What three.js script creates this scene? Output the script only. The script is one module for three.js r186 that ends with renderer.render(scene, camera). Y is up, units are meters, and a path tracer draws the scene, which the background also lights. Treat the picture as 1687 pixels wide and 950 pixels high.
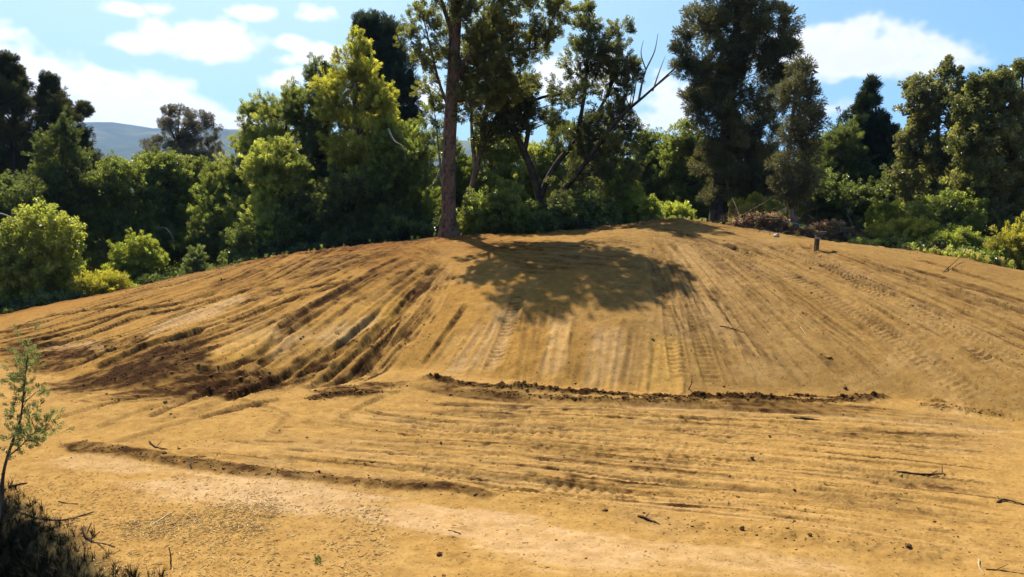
import * as THREE from 'three';
import { mergeGeometries } from 'three/addons/utils/BufferGeometryUtils.js';

// ------------------------------------------------------------------ camera, sky, sun, exposure
const EYE = 4, F = 1324, CX = 843.5, CY = 475, HORIZON = 340;
const PITCH = Math.atan((CY - HORIZON) / F), CP = Math.cos(PITCH), SP = Math.sin(PITCH);
const scene = new THREE.Scene();
const camera = new THREE.PerspectiveCamera(2 * Math.atan(CY / F) * 180 / Math.PI, 1687 / 950, 0.1, 30000);
camera.position.set(0, EYE, 0);
camera.rotation.x = -PITCH;
const renderer = new THREE.WebGLRenderer({ antialias: true });
renderer.setSize(1024, 577);
renderer.shadowMap.enabled = true;
renderer.toneMapping = THREE.LinearToneMapping;
renderer.toneMappingExposure = 3.15;

const SUN_AZ = 23 * Math.PI / 180, SUN_EL = 51 * Math.PI / 180;    // the sun stands behind the trees, to the left
const SUN = new THREE.Vector3(-Math.sin(SUN_AZ) * Math.cos(SUN_EL), Math.sin(SUN_EL), -Math.cos(SUN_AZ) * Math.cos(SUN_EL));
const sun = new THREE.DirectionalLight(new THREE.Color().setRGB(1, 0.91, 0.76), 5);
sun.position.copy(SUN).multiplyScalar(80).add(new THREE.Vector3(0, 0, -25));
sun.target.position.set(0, 0, -25);
sun.castShadow = true;
Object.assign(sun.shadow.camera, { left: -45, right: 45, top: 45, bottom: -45, near: 1, far: 200 });
sun.shadow.mapSize.set(4096, 4096); sun.shadow.radius = 1.2;
scene.add(sun, sun.target);

// ------------------------------------------------------------------ small tools
function rng(seed) { let s = seed >>> 0; return () => { s = (s + 0x6d2b79f5) | 0; let t = Math.imul(s ^ (s >>> 15), 1 | s); t = (t + Math.imul(t ^ (t >>> 7), 61 | t)) ^ t; return ((t ^ (t >>> 14)) >>> 0) / 4294967296; }; }
const clamp = (x, a = 0, b = 1) => x < a ? a : x > b ? b : x;
const lerp = (a, b, t) => a + (b - a) * t;
const sstep = (a, b, x) => { const t = clamp((x - a) / (b - a)); return t * t * (3 - 2 * t); };
function hash(ix, iy, s) { let h = Math.imul(ix, 374761393) + Math.imul(iy, 668265263) + Math.imul(s, 974634737) | 0; h = Math.imul(h ^ (h >>> 13), 1274126177); h ^= h >>> 16; return (h >>> 0) / 4294967296; }
function vn(x, y, s = 0) {                                        // value noise, -1 .. 1
  const ix = Math.floor(x), iy = Math.floor(y); let fx = x - ix, fy = y - iy; fx = fx * fx * (3 - 2 * fx); fy = fy * fy * (3 - 2 * fy);
  const a = hash(ix, iy, s), b = hash(ix + 1, iy, s), c = hash(ix, iy + 1, s), d = hash(ix + 1, iy + 1, s);
  return (a + (b - a) * fx + (c - a) * fy + (a - b - c + d) * fx * fy) * 2 - 1;
}
function fbm(x, y, n = 4, s = 0) { let v = 0, a = 0.5; for (let i = 0; i < n; i++) { v += a * vn(x, y, s + i); x = x * 2.03 + 17.1; y = y * 2.03 + 9.7; a *= 0.5; } return v; }
function ray(px, py) { const x = (px - CX) / F, y = -(py - CY) / F; return [x, y * CP - SP, -y * SP - CP]; }   // the way one looks to see a point of the photograph
function at(px, py, d) { const r = ray(px, py), k = -d / r[2]; return new THREE.Vector3(r[0] * k, EYE + r[1] * k, -d); }
function curve1(pts) {                                             // smooth y(x) through points
  pts = pts.slice().sort((a, b) => a[0] - b[0]); const n = pts.length;
  const m = pts.map((p, i) => i === 0 || i === n - 1 ? 0 : (pts[i + 1][1] - pts[i - 1][1]) / (pts[i + 1][0] - pts[i - 1][0]));
  return (x) => {
    if (x <= pts[0][0]) return pts[0][1]; if (x >= pts[n - 1][0]) return pts[n - 1][1];
    let i = 0; while (x > pts[i + 1][0]) i++;
    const w = pts[i + 1][0] - pts[i][0], t = (x - pts[i][0]) / w, t2 = t * t, t3 = t2 * t;
    return (2 * t3 - 3 * t2 + 1) * pts[i][1] + (t3 - 2 * t2 + t) * w * m[i] + (-2 * t3 + 3 * t2) * pts[i + 1][1] + (t3 - t2) * w * m[i + 1];
  };
}
const taken = {};
function numbered(name) { const n = taken[name] = (taken[name] ?? -1) + 1; return n ? name + '_' + String(n).padStart(3, '0') : name; }
function shadow(o) { o.castShadow = o.receiveShadow = true; return o; }
function thing(name, label, category, pos, group) {
  const o = new THREE.Group(); o.name = numbered(name); o.position.copy(pos); o.userData = { label, category };
  if (group) o.userData.group = group; scene.add(o); return o;
}
function part(name, geo, mat, parent, kind) {
  const m = shadow(new THREE.Mesh(geo, mat)); m.name = name; if (kind) m.userData.kind = kind; parent.add(m); return m;
}
function struct(name, geo, mat, label, category, kind = 'structure') {
  const m = shadow(new THREE.Mesh(geo, mat)); m.name = name; m.userData = { kind, label, category }; scene.add(m); return m;
}

// ------------------------------------------------------------------ the sky: air and fair-weather clouds
{
  const W = 3072, H = 1536, data = new Float32Array(W * H * 4), D = 180 / Math.PI;
  const dirOf = (px, py) => { const r = ray(px, py), h = Math.hypot(r[0], r[2]); return [Math.atan2(r[0], -r[2]) * D, Math.atan2(r[1], h) * D]; };
  const blobs = [], R = rng(77);
  for (const [px, py, rx, ry, k = 1] of [[30, 130, 110, 55], [130, 165, 120, 55], [230, 185, 110, 45], [330, 200, 95, 35], [60, 215, 130, 40], [250, 225, 160, 26, .8], [345, 72, 85, 34, 1.15], [385, 85, 55, 26], [285, 58, 45, 22], [230, 76, 36, 18],
    [165, 72, 26, 7, .7], [200, 15, 30, 11], [268, 14, 28, 12, .9], [425, 27, 40, 13], [514, 25, 36, 15], [478, 72, 28, 15], [462, 99, 22, 11, .9], [482, 135, 44, 20], [530, 92, 38, 17], [1385, 88, 100, 42, 1.2], [1455, 98, 110, 32, 1.1], [1545, 112, 70, 15, .9],
    [1385, 182, 52, 20], [1100, 165, 62, 40], [1075, 200, 60, 22], [690, 150, 45, 70, .9], [960, 135, 70, 45], [700, 70, 30, 30, .7], [1350, 238, 40, 12, .8], [560, 170, 70, 30, .8]]) {
    const [az, el] = dirOf(px, py); blobs.push([az, el, rx / F * D, ry / F * D, k]);
  }
  for (let i = 0; i < 60; i++) {                                   // the same kind of clouds in the rest of the sky
    const az = 35 + R() * 290, el = 3 + 60 * R() * R(), s = 2 + 5 * R();
    blobs.push([az > 180 ? az - 360 : az, el, s * (1 + R()), s * .45, .8 + .35 * R()]);
  }
  const cell = Array.from({ length: 72 }, () => []);               // blobs by azimuth
  for (const b of blobs) for (let k = 0; k < 72; k++) { let da = Math.abs(b[0] - (k * 5 - 177.5)); if (da > 180) da = 360 - da; if (da < b[2] * 1.9 + 3) cell[k].push(b); }
  for (let row = 0; row < H; row++) {
    const up = ((row + .5) / H - .5) * Math.PI, y = Math.sin(up), el = up * D, cu = Math.cos(up);
    for (let col = 0; col < W; col++) {
      const o = (row * W + col) * 4, a = ((col + .5) / W - .5) * 2 * Math.PI, x = Math.cos(a) * cu, z = Math.sin(a) * cu;
      data[o + 3] = 1;
      if (y <= 0) { data[o] = .09; data[o + 1] = .095; data[o + 2] = .08; continue; }
      const c = Math.max(0, x * SUN.x + y * SUN.y + z * SUN.z), air = Math.exp(-y * 3.6), glow = Math.pow(c, 4), core = Math.pow(c, 40);
      const side = .62 + .38 * sstep(-.5, .7, x * SUN.x + z * SUN.z), k = air * side; let r = lerp(.03, .21, k) + .60 * glow + .3 * core, g = lerp(.12, .44, k) + .58 * glow + .3 * core, b = lerp(.37, .60, k) + .26 * glow + .3 * core;
      const az = Math.atan2(x, -z) * D; let s = 0;
      for (const q of cell[Math.min(71, Math.floor((az + 180) / 5))]) {
        let da = Math.abs(az - q[0]); if (da > 180) da = 360 - da;
        const u = da / q[2], v = (el - q[1]) / q[3] * (el < q[1] ? 1.35 : 1), e = u * u + v * v;
        if (e < 3.2) s = Math.max(s, q[4] * (1 - e / 3.2) ** 1);
      }
      if (s > 0) {
        const n = fbm(az * .42, el * .75, 6, 3), n2 = fbm(az * 1.7, el * 2.4, 4, 9), d = s * 1.3 - .80 + n * .66 + n2 * .22, m = sstep(-.08, .46, d);
        const thick = sstep(.1, .9, d), w = .56 + .4 * glow - .07 * thick * (1 - glow);
        r = lerp(r, w, m * .96); g = lerp(g, w * 1.0, m * .96); b = lerp(b, w * 1.02, m * .96);
      }
      data[o] = r * .64; data[o + 1] = g * .64; data[o + 2] = b * .63;
    }
  }
  const sky = new THREE.DataTexture(data, W, H, THREE.RGBAFormat, THREE.FloatType);
  sky.mapping = THREE.EquirectangularReflectionMapping; sky.magFilter = sky.minFilter = THREE.LinearFilter; sky.needsUpdate = true;
  scene.background = sky; scene.environment = sky;
}

// ------------------------------------------------------------------ the lie of the land
const crest = [[-700, 560, 27], [-250, 545, 27], [0, 525, 27.5], [100, 503, 28.5], [200, 478, 29], [350, 441, 29], [500, 412, 29.5], [640, 396, 29.5], [740, 387, 30], [900, 380, 30], [1000, 373, 30.5], [1100, 367, 31], [1200, 373, 30.5], [1300, 387, 29], [1400, 402, 28], [1500, 416, 27.5], [1600, 432, 27], [1687, 447, 26.5], [1900, 480, 26], [2300, 520, 26]].map(([px, py, d]) => at(px, py, d));
const crestD = curve1(crest.map((p) => [p.x, -p.z])), crestH = curve1(crest.map((p) => [p.x, p.y]));
const toeD = curve1([[-900, 560], [-200, 575], [60, 605], [200, 650], [350, 655], [500, 640], [665, 618], [800, 632], [1000, 648], [1250, 655], [1500, 662], [1687, 690], [2000, 720]].map(([px, py]) => { const r = ray(px, py), k = -EYE / r[1]; return [r[0] * k, -r[2] * k]; }));
const BANK_A = [-7.15, -10.8], BANK_B = [-4.05, -8.2];             // edge of the drop at the near left
const bl = Math.hypot(BANK_B[0] - BANK_A[0], BANK_B[1] - BANK_A[1]), bn = [-(BANK_B[1] - BANK_A[1]) / bl, (BANK_B[0] - BANK_A[0]) / bl];
const pastEdge = (x, z) => (x - BANK_A[0]) * bn[0] + (z - BANK_A[1]) * bn[1] + .16 * vn(x * .9, z * .9, 5) + .1 * vn(x * 3, z * 3, 6);
function baseH(x, z) {
  const d = -z, dt = toeD(x), dc = crestD(x), hc = crestH(x);
  let h = 0;
  if (d > dt) {
    const t = (d - dt) / (dc - dt);
    if (t < 1) { const e = sstep(0, .06, t); h = hc * lerp(t * 1.2, 1 - Math.pow(1 - t, 1.55), e); }
    else { const q = d - dc, left = sstep(-2, -16, x); h = hc - (.022 + .05 * left) * q - (.0016 + .002 * left) * q * q; if (q > 60) h = hc - (.022 + .05 * left) * 60 - (.0016 + .002 * left) * 3600 - (q - 60) * .04 * Math.exp(-(q - 60) / 250); h = Math.max(h, -26); }
  }
  if (d < 40 && d > 0 && x < 2) h -= 1.7 * sstep(-.05, .75, pastEdge(x, z)) * sstep(0, 2, d) * (d < 14 ? 1 : 0);
  h += .16 * vn(x * .16, z * .16, 21) * sstep(60, 20, d) + .05 * vn(x * .5, z * .5, 22);
  return h;
}

// Marks in the soil, kept on a raster of the cleared ground: height, dark wet topsoil with shade painted in, pale compacted clay, yellow subsoil, roughness
const CELL = .03, X0 = -24, Z0 = -36, NX = 1600, NZ = 1000;
const dh = new Float32Array(NX * NZ), dark = new Float32Array(NX * NZ), pale = new Float32Array(NX * NZ), yell = new Float32Array(NX * NZ), rough = new Float32Array(NX * NZ);
const stampId = new Int32Array(NX * NZ), stampOff = new Float32Array(NX * NZ), stampAlong = new Float32Array(NX * NZ);
let stampN = 0;
function ground(px, py) {                                          // where a line of sight meets the land
  const r = ray(px, py); let lo = 5, hi = 5;
  for (; hi < 60; hi += .25) { const k = -hi / r[2]; if (EYE + r[1] * k < baseH(r[0] * k, -hi)) break; lo = hi; }
  for (let i = 0; i < 14; i++) { const m = (lo + hi) / 2, k = -m / r[2]; if (EYE + r[1] * k < baseH(r[0] * k, -m)) hi = m; else lo = m; }
  const k = -hi / r[2]; return [r[0] * k, -hi];
}
function path(pts) {                                               // resampled smooth line on the ground through points of the photograph
  return pathW(pts.map(([px, py]) => ground(px, py)));
}
function pathW(g) {
  const c = new THREE.CatmullRomCurve3(g.map(([x, z]) => new THREE.Vector3(x, 0, z)), false, 'centripetal'), n = Math.max(4, Math.ceil(c.getLength() / .024));
  return c.getSpacedPoints(n).map((p) => [p.x, p.z]);
}
function stamp(line, width, f) {                                   // f(offset across, distance along, cell, x, z, share of the length)
  const id = ++stampN, cells = [], n = line.length - 1;
  for (let i = 0; i <= n; i++) {
    const a = line[Math.max(0, i - 1)], b = line[Math.min(n, i + 1)], tx = b[0] - a[0], tz = b[1] - a[1], l = Math.hypot(tx, tz) || 1, nx = -tz / l, nz = tx / l;
    for (let w = -width; w <= width; w += .021) {
      const ix = Math.floor((line[i][0] + nx * w - X0) / CELL), iz = Math.floor((line[i][1] + nz * w - Z0) / CELL);
      if (ix < 0 || iz < 0 || ix >= NX || iz >= NZ) continue;
      const c = iz * NX + ix;
      if (stampId[c] !== id) { stampId[c] = id; stampOff[c] = w; stampAlong[c] = i * .024; cells.push(c); } else if (Math.abs(w) < Math.abs(stampOff[c])) { stampOff[c] = w; stampAlong[c] = i * .024; }
    }
  }
  for (const c of cells) f(stampOff[c], stampAlong[c], c, X0 + (c % NX + .5) * CELL, Z0 + (Math.floor(c / NX) + .5) * CELL, stampAlong[c] / (n * .024 || 1));
}
const ends = (t, e = .08) => sstep(0, e, t) * sstep(1, 1 - e, t);
function rut(line, w, depth, o = {}) {
  const seed = stampN + 40, dk = o.dark ?? .5, fade = o.fade ?? .1;
  stamp(line, w * 2.3, (u, s, c, x, z, t) => {
    const sd = 1 - (o.steady ?? 0), k = ends(t, fade) * (.8 + sd * .3 * vn(s * .5, 0, seed) + .1 * vn(s * 2, 1, seed)), wob = w * (1 + .2 * vn(s * .9, 2, seed) + .08 * vn(s * 4, 3, seed)), a = Math.abs(u) / wob;
    const bed = sstep(1.12, .72, a), rim = Math.exp(-(((a - 1.3) / .26) ** 2)) * (u > 0 ? 1 : o.oneSided ? .2 : .75);
    dh[c] += .75 * k * (-depth * bed + depth * (o.rim ?? .75) * rim * (.7 + .6 * vn(x * 6, z * 6, seed)));
    rough[c] = Math.max(rough[c], .25 * rim * k);
    const m = clamp(Math.max(bed * dk * .95, rim * dk * .85) * k * (1 + .5 * vn(x * 3, z * 3, 31)));
    dark[c] = Math.max(dark[c], m);
    if (o.pale) pale[c] = Math.max(pale[c], bed * o.pale * k);
  });
}
function cleats(line, w, depth, o = {}) {                          // one crawler track's print: a shallow bed with a bar every 17 cm
  const seed = stampN + 90;
  stamp(line, w * 1.3, (u, s, c, x, z, t) => {
    const a = Math.abs(u) / w, bed = sstep(1.08, .9, a), k = ends(t, .12) * clamp(.55 + .65 * vn(s * .45, 7, seed)) , bar = Math.pow(.5 + .5 * Math.cos(s / .17 * 2 * Math.PI + u * (o.skew ?? .6) + 2.4 * vn(s * .6, 3, seed)), 3) * clamp(.7 + .9 * vn(s * 1.6, u * 2.5, seed + 2));
    dh[c] += k * (-depth * .35 * bed - depth * bed * bar + depth * .5 * Math.exp(-(((a - 1.1) / .14) ** 2)));
    dark[c] = Math.max(dark[c], k * bed * (o.dark ?? .22) * (.4 + .9 * bar));
    if (o.pale) pale[c] = Math.max(pale[c], k * bed * o.pale * (1 - bar));
  });
}
function streak(line, w, o) {                                      // a blade's scrape: barely any depth, a shift of colour
  const seed = stampN + 140;
  stamp(line, w * 1.25, (u, s, c, x, z, t) => {
    const a = Math.abs(u) / (w * (1 + .2 * vn(s * .8, 1, seed))), k = ends(t, o.fade ?? .2) * sstep(1.15, .75, a) * clamp(.72 + .4 * vn(s * .35, 0, seed) + .45 * vn(s * .6, u * 16, seed));
    if (o.h) dh[c] += o.h * k * (1 - a * a * .5);
    if (o.edge) dh[c] += o.edge * ends(t) * Math.exp(-(((a - 1) / .2) ** 2)) * (.6 + .6 * vn(s * 4, 5, seed));
    if (o.dark) dark[c] = Math.max(dark[c], o.dark * k);
    if (o.pale) pale[c] = Math.max(pale[c], o.pale * k);
    if (o.yell) yell[c] = Math.max(yell[c], o.yell * k);
    if (o.light) dark[c] *= 1 - o.light * k;
  });
}
function windrow(line, w, height, o = {}) {                        // a ridge of loose spoil left at a blade's end
  const seed = stampN + 200;
  stamp(line, w * 1.7, (u, s, c, x, z, t) => {
    const lump = .62 + .5 * vn(s * 1.1, 0, seed) + .38 * vn(x * 4.2, z * 4.2, seed) + .28 * vn(x * 11, z * 11, seed + 1), a = Math.abs(u + .22 * w * vn(s * .9, 4, seed)) / w, k = ends(t, o.fade ?? .05) * Math.exp(-a * a * 1.6);
    dh[c] += height * k * Math.max(.05, lump);
    rough[c] = Math.max(rough[c], k * (o.rough ?? .9));
    dark[c] = Math.max(dark[c], clamp(sstep(.2, .75, k * (1 + .55 * fbm(x * 2.2, z * 2.2, 3, seed))) * (o.dark ?? .85)));
  });
}
function patch(px, py, ax, ay, bx, by, o) {                        // an uneven stain, some with tree shade painted in: centre and the ends of its two half axes
  const c = ground(px, py), a = ground(px + ax, py + ay), b = ground(px + bx, py + by), u = [a[0] - c[0], a[1] - c[1]], v = [b[0] - c[0], b[1] - c[1]], det = u[0] * v[1] - u[1] * v[0], seed = ++stampN + 300;
  const R = (Math.hypot(...u) + Math.hypot(...v)) * 1.3, i0 = Math.max(0, Math.floor((c[0] - R - X0) / CELL)), i1 = Math.min(NX - 1, Math.ceil((c[0] + R - X0) / CELL)), j0 = Math.max(0, Math.floor((c[1] - R - Z0) / CELL)), j1 = Math.min(NZ - 1, Math.ceil((c[1] + R - Z0) / CELL));
  for (let j = j0; j <= j1; j++) for (let i = i0; i <= i1; i++) {
    const x = X0 + (i + .5) * CELL, z = Z0 + (j + .5) * CELL, dx = x - c[0], dz = z - c[1], p = (dx * v[1] - dz * v[0]) / det, q = (u[0] * dz - u[1] * dx) / det;
    const grain = fbm(p * 3.2, q * 11, 4, seed + 3), e = Math.hypot(p, q) + .5 * fbm(p * 1.8, q * 4.5, 3, seed) + .3 * grain + .1 * fbm(x * 4, z * 4, 2, seed + 7), k = sstep(1.05, .55, e); if (k <= 0) continue;
    const n = j * NX + i;
    if (o.dark) dark[n] = Math.max(dark[n], o.dark * k * clamp(.75 + 1.1 * grain));
    if (o.pale) pale[n] = Math.max(pale[n], o.pale * k);
    if (o.yell) yell[n] = Math.max(yell[n], o.yell * k);
    if (o.light) dark[n] *= 1 - o.light * k;
    if (o.rough) { rough[n] = Math.max(rough[n], o.rough * .45 * k); dh[n] += o.rough * k * .05 * (grain + .2); }
  }
}
function family(guides, n, seed, each) {                           // lines that run between neighbouring guide lines
  const R = rng(seed), G = guides.map((g) => { const c = new THREE.CatmullRomCurve3(g.map(([px, py]) => { const w = ground(px, py); return new THREE.Vector3(w[0], 0, w[1]); })); return c; });
  for (let i = 0; i < n; i++) {
    const q = (i + R()) / n * (G.length - 1), k = Math.min(G.length - 2, Math.floor(q)), f = q - k, t0 = R() * .5, t1 = Math.min(1, t0 + .25 + R() * .75), pts = [], wob = (R() - .5) * .1;
    for (let j = 0; j <= 6; j++) { const t = lerp(t0, t1, j / 6), a = G[k].getPoint(t), b = G[k + 1].getPoint(t), m = clamp(f + wob * (j / 6 - .5) * 2); pts.push([lerp(a.x, b.x, m), lerp(a.z, b.z, m)]); }
    each(pathW(pts), R, q);
  }
}
const SHORT = [];
function scratches(G, n, seed, amt) {                              // fine parallel lines left by the blade and the grousers
  family(G, n, seed, (l, R) => { const a = Math.floor(R() * l.length * .7), m = l.slice(a, a + 20 + Math.floor(R() * l.length * .6)), w = .014 + .03 * R() * R(), mode = R(), k = amt * (.3 + .7 * R()); if (m.length > 8) streak(m, w, mode < .52 ? { dark: k, h: -.012 * R(), fade: .25 } : mode < .8 ? { light: .8, pale: .35 * k, h: .006, fade: .25 } : { light: .7, yell: .4 * k, fade: .25 }); });
}
// -- left shoulder: scraped down towards the left
const GL = [[[520, 412], [330, 452], [120, 505], [-60, 545]], [[600, 402], [400, 455], [180, 530], [-40, 590]], [[670, 398], [500, 455], [330, 525], [100, 610]], [[725, 400], [580, 470], [450, 550], [330, 625]], [[745, 415], [660, 500], [570, 590], [470, 650]], [[762, 430], [710, 530], [650, 595], [590, 632]]];
family(GL, 120, 5, (l, R) => streak(l, .05 + .22 * R(), R() < .45 ? { dark: .2 + .35 * R(), h: -.02 * R(), edge: .035 * R() } : { pale: .25 * R(), yell: .5 * R(), light: .5, h: -.015, edge: .03 * R() }));
family(GL, 46, 6, (l, R) => rut(l, .04 + .07 * R(), .03 + .04 * R(), { steady: .8, dark: .4 + .5 * R(), fade: .2, oneSided: R() < .5 }));
for (const [pts, w, d, k] of [
  [[[0, 557], [60, 526], [135, 512], [230, 503]], .09, .08, .9], [[[0, 572], [100, 552], [165, 532], [215, 512], [300, 497], [380, 472]], .13, .1, 1], [[[40, 576], [125, 559], [165, 544], [225, 522], [300, 507], [370, 487], [470, 462]], .14, .1, 1], [[[85, 612], [150, 592], [200, 567], [265, 544]], .1, .09, 1],
  [[[150, 612], [225, 577], [280, 559], [345, 541]], .24, .14, 1.1], [[[120, 600], [190, 574], [250, 556]], .12, .08, 1], [[[350, 513], [400, 497], [500, 475], [575, 462]], .08, .07, .9], [[[360, 537], [425, 512], [500, 486], [590, 456]], .1, .08, .9],
  [[[640, 440], [565, 477], [500, 512], [467, 537], [450, 567], [410, 592], [365, 609], [280, 609]], .14, .11, 1], [[[640, 505], [618, 522], [570, 562], [510, 597], [465, 627], [350, 660]], .14, .1, 1], [[[600, 560], [540, 590], [490, 622]], .08, .06, .8], [[[735, 430], [725, 442], [665, 507], [630, 562], [600, 602], [565, 627], [480, 644]], .15, .11, 1], [[[725, 430], [700, 455], [642, 517], [605, 567], [598, 585]], .13, .09, .95],
  [[[770, 497], [748, 530], [725, 562], [695, 604]], .08, .08, .9], [[[620, 408], [450, 424], [300, 457], [190, 486]], .08, .06, .8], [[[680, 402], [560, 420], [420, 448], [330, 470]], .08, .06, .7], [[[560, 600], [500, 612], [420, 618], [330, 614]], .07, .06, .9], [[[420, 628], [360, 640], [300, 664], [240, 690]], .1, .07, .8], [[[470, 655], [400, 668], [330, 690]], .1, .06, .7], [[[300, 488], [200, 516], [110, 540], [40, 556]], .07, .06, .8], [[[430, 558], [400, 572], [380, 580]], .07, .06, .9], [[[460, 580], [440, 590], [425, 600]], .08, .06, .9]]) rut(path(pts), w, d, { dark: k, steady: .85, rim: .5 });
for (const a of [[210, 615, 170, -24, 26, 34, .75, .4], [90, 575, 120, -16, 14, 20, .75, .3], [380, 630, 130, -10, 14, 16, .75, .5], [30, 575, 70, -8, 8, 12, .7, .2], [180, 625, 110, -20, 20, 22, .9, .7], [270, 585, 120, -34, 24, 20, .95, .6], [380, 640, 120, -6, 16, 14, .85, .7], [100, 590, 110, -18, 12, 18, .7, .3], [250, 650, 120, -6, 10, 12, .7, .5], [60, 560, 80, -20, 10, 10, .7, .3], [560, 436, 110, -20, 10, 12, .6, .4], [420, 450, 110, -30, 10, 10, .55, .4], [230, 600, 150, -30, 30, 34, .85, .8], [140, 575, 120, -20, 20, 22, .6, .6], [330, 632, 150, -12, 20, 20, .8, .7], [470, 628, 90, -12, 12, 14, .7, .7], [590, 640, 95, -10, 8, 14, .75, .9], [300, 522, 70, -25, 14, 14, .55, .4], [110, 648, 60, 6, 5, 16, .45, .4], [60, 600, 90, -12, 10, 22, .5, .3], [690, 420, 60, 30, -40, 30, .35, .4], [600, 420, 90, -14, 10, 12, .45, .5], [30, 545, 60, -14, 10, 14, .5, .5]])
  patch(a[0], a[1], a[2], a[3], a[4], a[5], { dark: a[6], rough: a[7] });
for (const a of [[330, 515, 90, -30, 16, 8, .8], [120, 570, 60, -12, 8, 4, .8], [410, 560, 60, -22, 20, 14, .6], [560, 545, 40, -25, 20, 10, .9], [600, 530, 30, -20, 12, 8, .9], [480, 560, 50, -24, 14, 10, .6]]) patch(a[0], a[1], a[2], a[3], a[4], a[5], { pale: a[6], light: .75 });
patch(160, 572, 16, -3, 3, 7, { pale: .4, light: .5 }); patch(620, 520, 60, -40, 25, 22, { yell: .5, light: .6 }); patch(400, 570, 60, -20, 15, 18, { yell: .6, light: .8 });
for (const p of [[[480, 690], [400, 660], [320, 640]], [[300, 690], [390, 655], [500, 640]], [[250, 700], [340, 668], [420, 640]], [[120, 720], [250, 672], [330, 655]], [[180, 735], [320, 690], [450, 660]], [[90, 690], [180, 665], [290, 640]]]) { const l = path(p); rut(l, .12, .05, { dark: .4 }); }
{ // short tears and scattered spoil over the whole bank
  const short = (G, n, seed, dk) => family(G, n, seed, (l, R) => { const a = Math.floor(R() * l.length * .8), m = l.slice(a, a + 8 + Math.floor(R() * R() * 60)); if (m.length > 6) rut(m, .018 + .04 * R() * R() + .015 * R(), .015 + .035 * R(), { dark: dk * (.5 + .5 * R()), fade: .3 }); });
  SHORT.push(short);
}
SHORT[0](GL, 200, 31, .8);
scratches(GL, 650, 35, .5);
// -- the steep face in the middle: bucket-wide strips
for (const [x0, y0, x1, y1, w, o] of [[840, 500, 790, 620, .36, { pale: .9, yell: .2, light: .8 }], [890, 490, 870, 640, .42, { dark: .38 }], [925, 520, 905, 630, .3, { yell: .4, pale: .9, light: .8 }], [965, 510, 945, 640, .4, { dark: .36 }], [1008, 530, 985, 645, .4, { yell: .3, pale: .95, light: .8 }], [1050, 520, 1030, 648, .35, { dark: .3 }], [1095, 540, 1085, 650, .4, { yell: .7, pale: .3 }], [810, 520, 740, 620, .3, { pale: .5 }], [770, 540, 715, 612, .3, { yell: .4, pale: .3 }]])
  streak(path([[x0, y0], [(x0 + x1) / 2 + 2, (y0 + y1) / 2], [x1, y1]]), w, { ...o, h: -.035, edge: .045 });
for (const p of [[[1100, 450], [1108, 540], [1125, 650]], [[1135, 440], [1150, 540], [1180, 650]], [[860, 470], [830, 560], [800, 625]], [[1075, 420], [1088, 470], [1096, 520]]]) cleats(path(p), .2, .045, { dark: .4 });
// -- right shoulder: long passes down to the right
const GR = [[[1060, 385], [1085, 480], [1130, 640]], [[1090, 380], [1190, 500], [1290, 650]], [[1120, 378], [1290, 500], [1480, 655]], [[1150, 378], [1390, 490], [1640, 680]], [[1190, 380], [1450, 480], [1760, 650]], [[1250, 388], [1520, 470], [1830, 590]], [[1330, 402], [1600, 470], [1900, 560]]];
SHORT[0](GR, 150, 32, .5);
family(GR, 110, 11, (l, R) => streak(l, .06 + .3 * R(), R() < .5 ? { dark: .2 + .3 * R(), h: -.015 * R(), edge: .025 * R() } : { pale: .3 * R(), yell: .15 * R(), h: -.01, edge: .022 * R() }));
family(GR, 34, 12, (l, R) => rut(l, .04 + .06 * R(), .015 + .03 * R(), { dark: .15 + .25 * R(), fade: .25 }));
for (const p of [[[1130, 395], [1240, 440], [1360, 500], [1440, 545]], [[1150, 388], [1280, 440], [1420, 520], [1560, 620], [1640, 680]], [[1190, 388], [1340, 430], [1500, 505], [1687, 630]], [[1240, 395], [1400, 450], [1560, 530], [1720, 620]]]) { cleats(path(p), .22, .075, { dark: .5, pale: .2 }); rut(path(p.map(([x, y]) => [x + 14, y - 2])), .07, .05, { dark: .35, pale: .3 }); }
for (const p of [[[1320, 400], [1370, 440], [1440, 480]], [[1290, 400], [1350, 432], [1400, 452]], [[1420, 430], [1560, 470], [1700, 520]], [[1500, 425], [1620, 460], [1720, 490]], [[1080, 375], [1180, 400], [1270, 420]]]) rut(path(p), .12, .09, { dark: .5, pale: .3 });
for (const a of [[1360, 590, 18, 4, 4, 12, .5, .8], [1620, 575, 70, 14, -30, 20, .25, .2], [1545, 662, 16, 0, 4, 5, .6, 1], [1200, 480, 60, 40, -20, 20, .16, .1], [1150, 395, 100, 12, -20, 8, .4, .5], [1020, 395, 60, 10, -10, 8, .3, .4], [900, 418, 160, 16, -20, 38, .42, .2], [830, 405, 80, 8, -10, 18, .5, .2], [1000, 400, 70, 10, -10, 14, .4, .3]]) patch(a[0], a[1], a[2], a[3], a[4], a[5], { dark: a[6], rough: a[7] });  // patches under the big tree: real topsoil, darkened further to paint in its shadow
for (const p of [[[1380, 640], [1470, 600], [1500, 560]], [[1510, 620], [1560, 645], [1600, 690]]]) streak(path(p), .25, { pale: .4, yell: .3 });
scratches(GR, 900, 36, .42);
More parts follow.
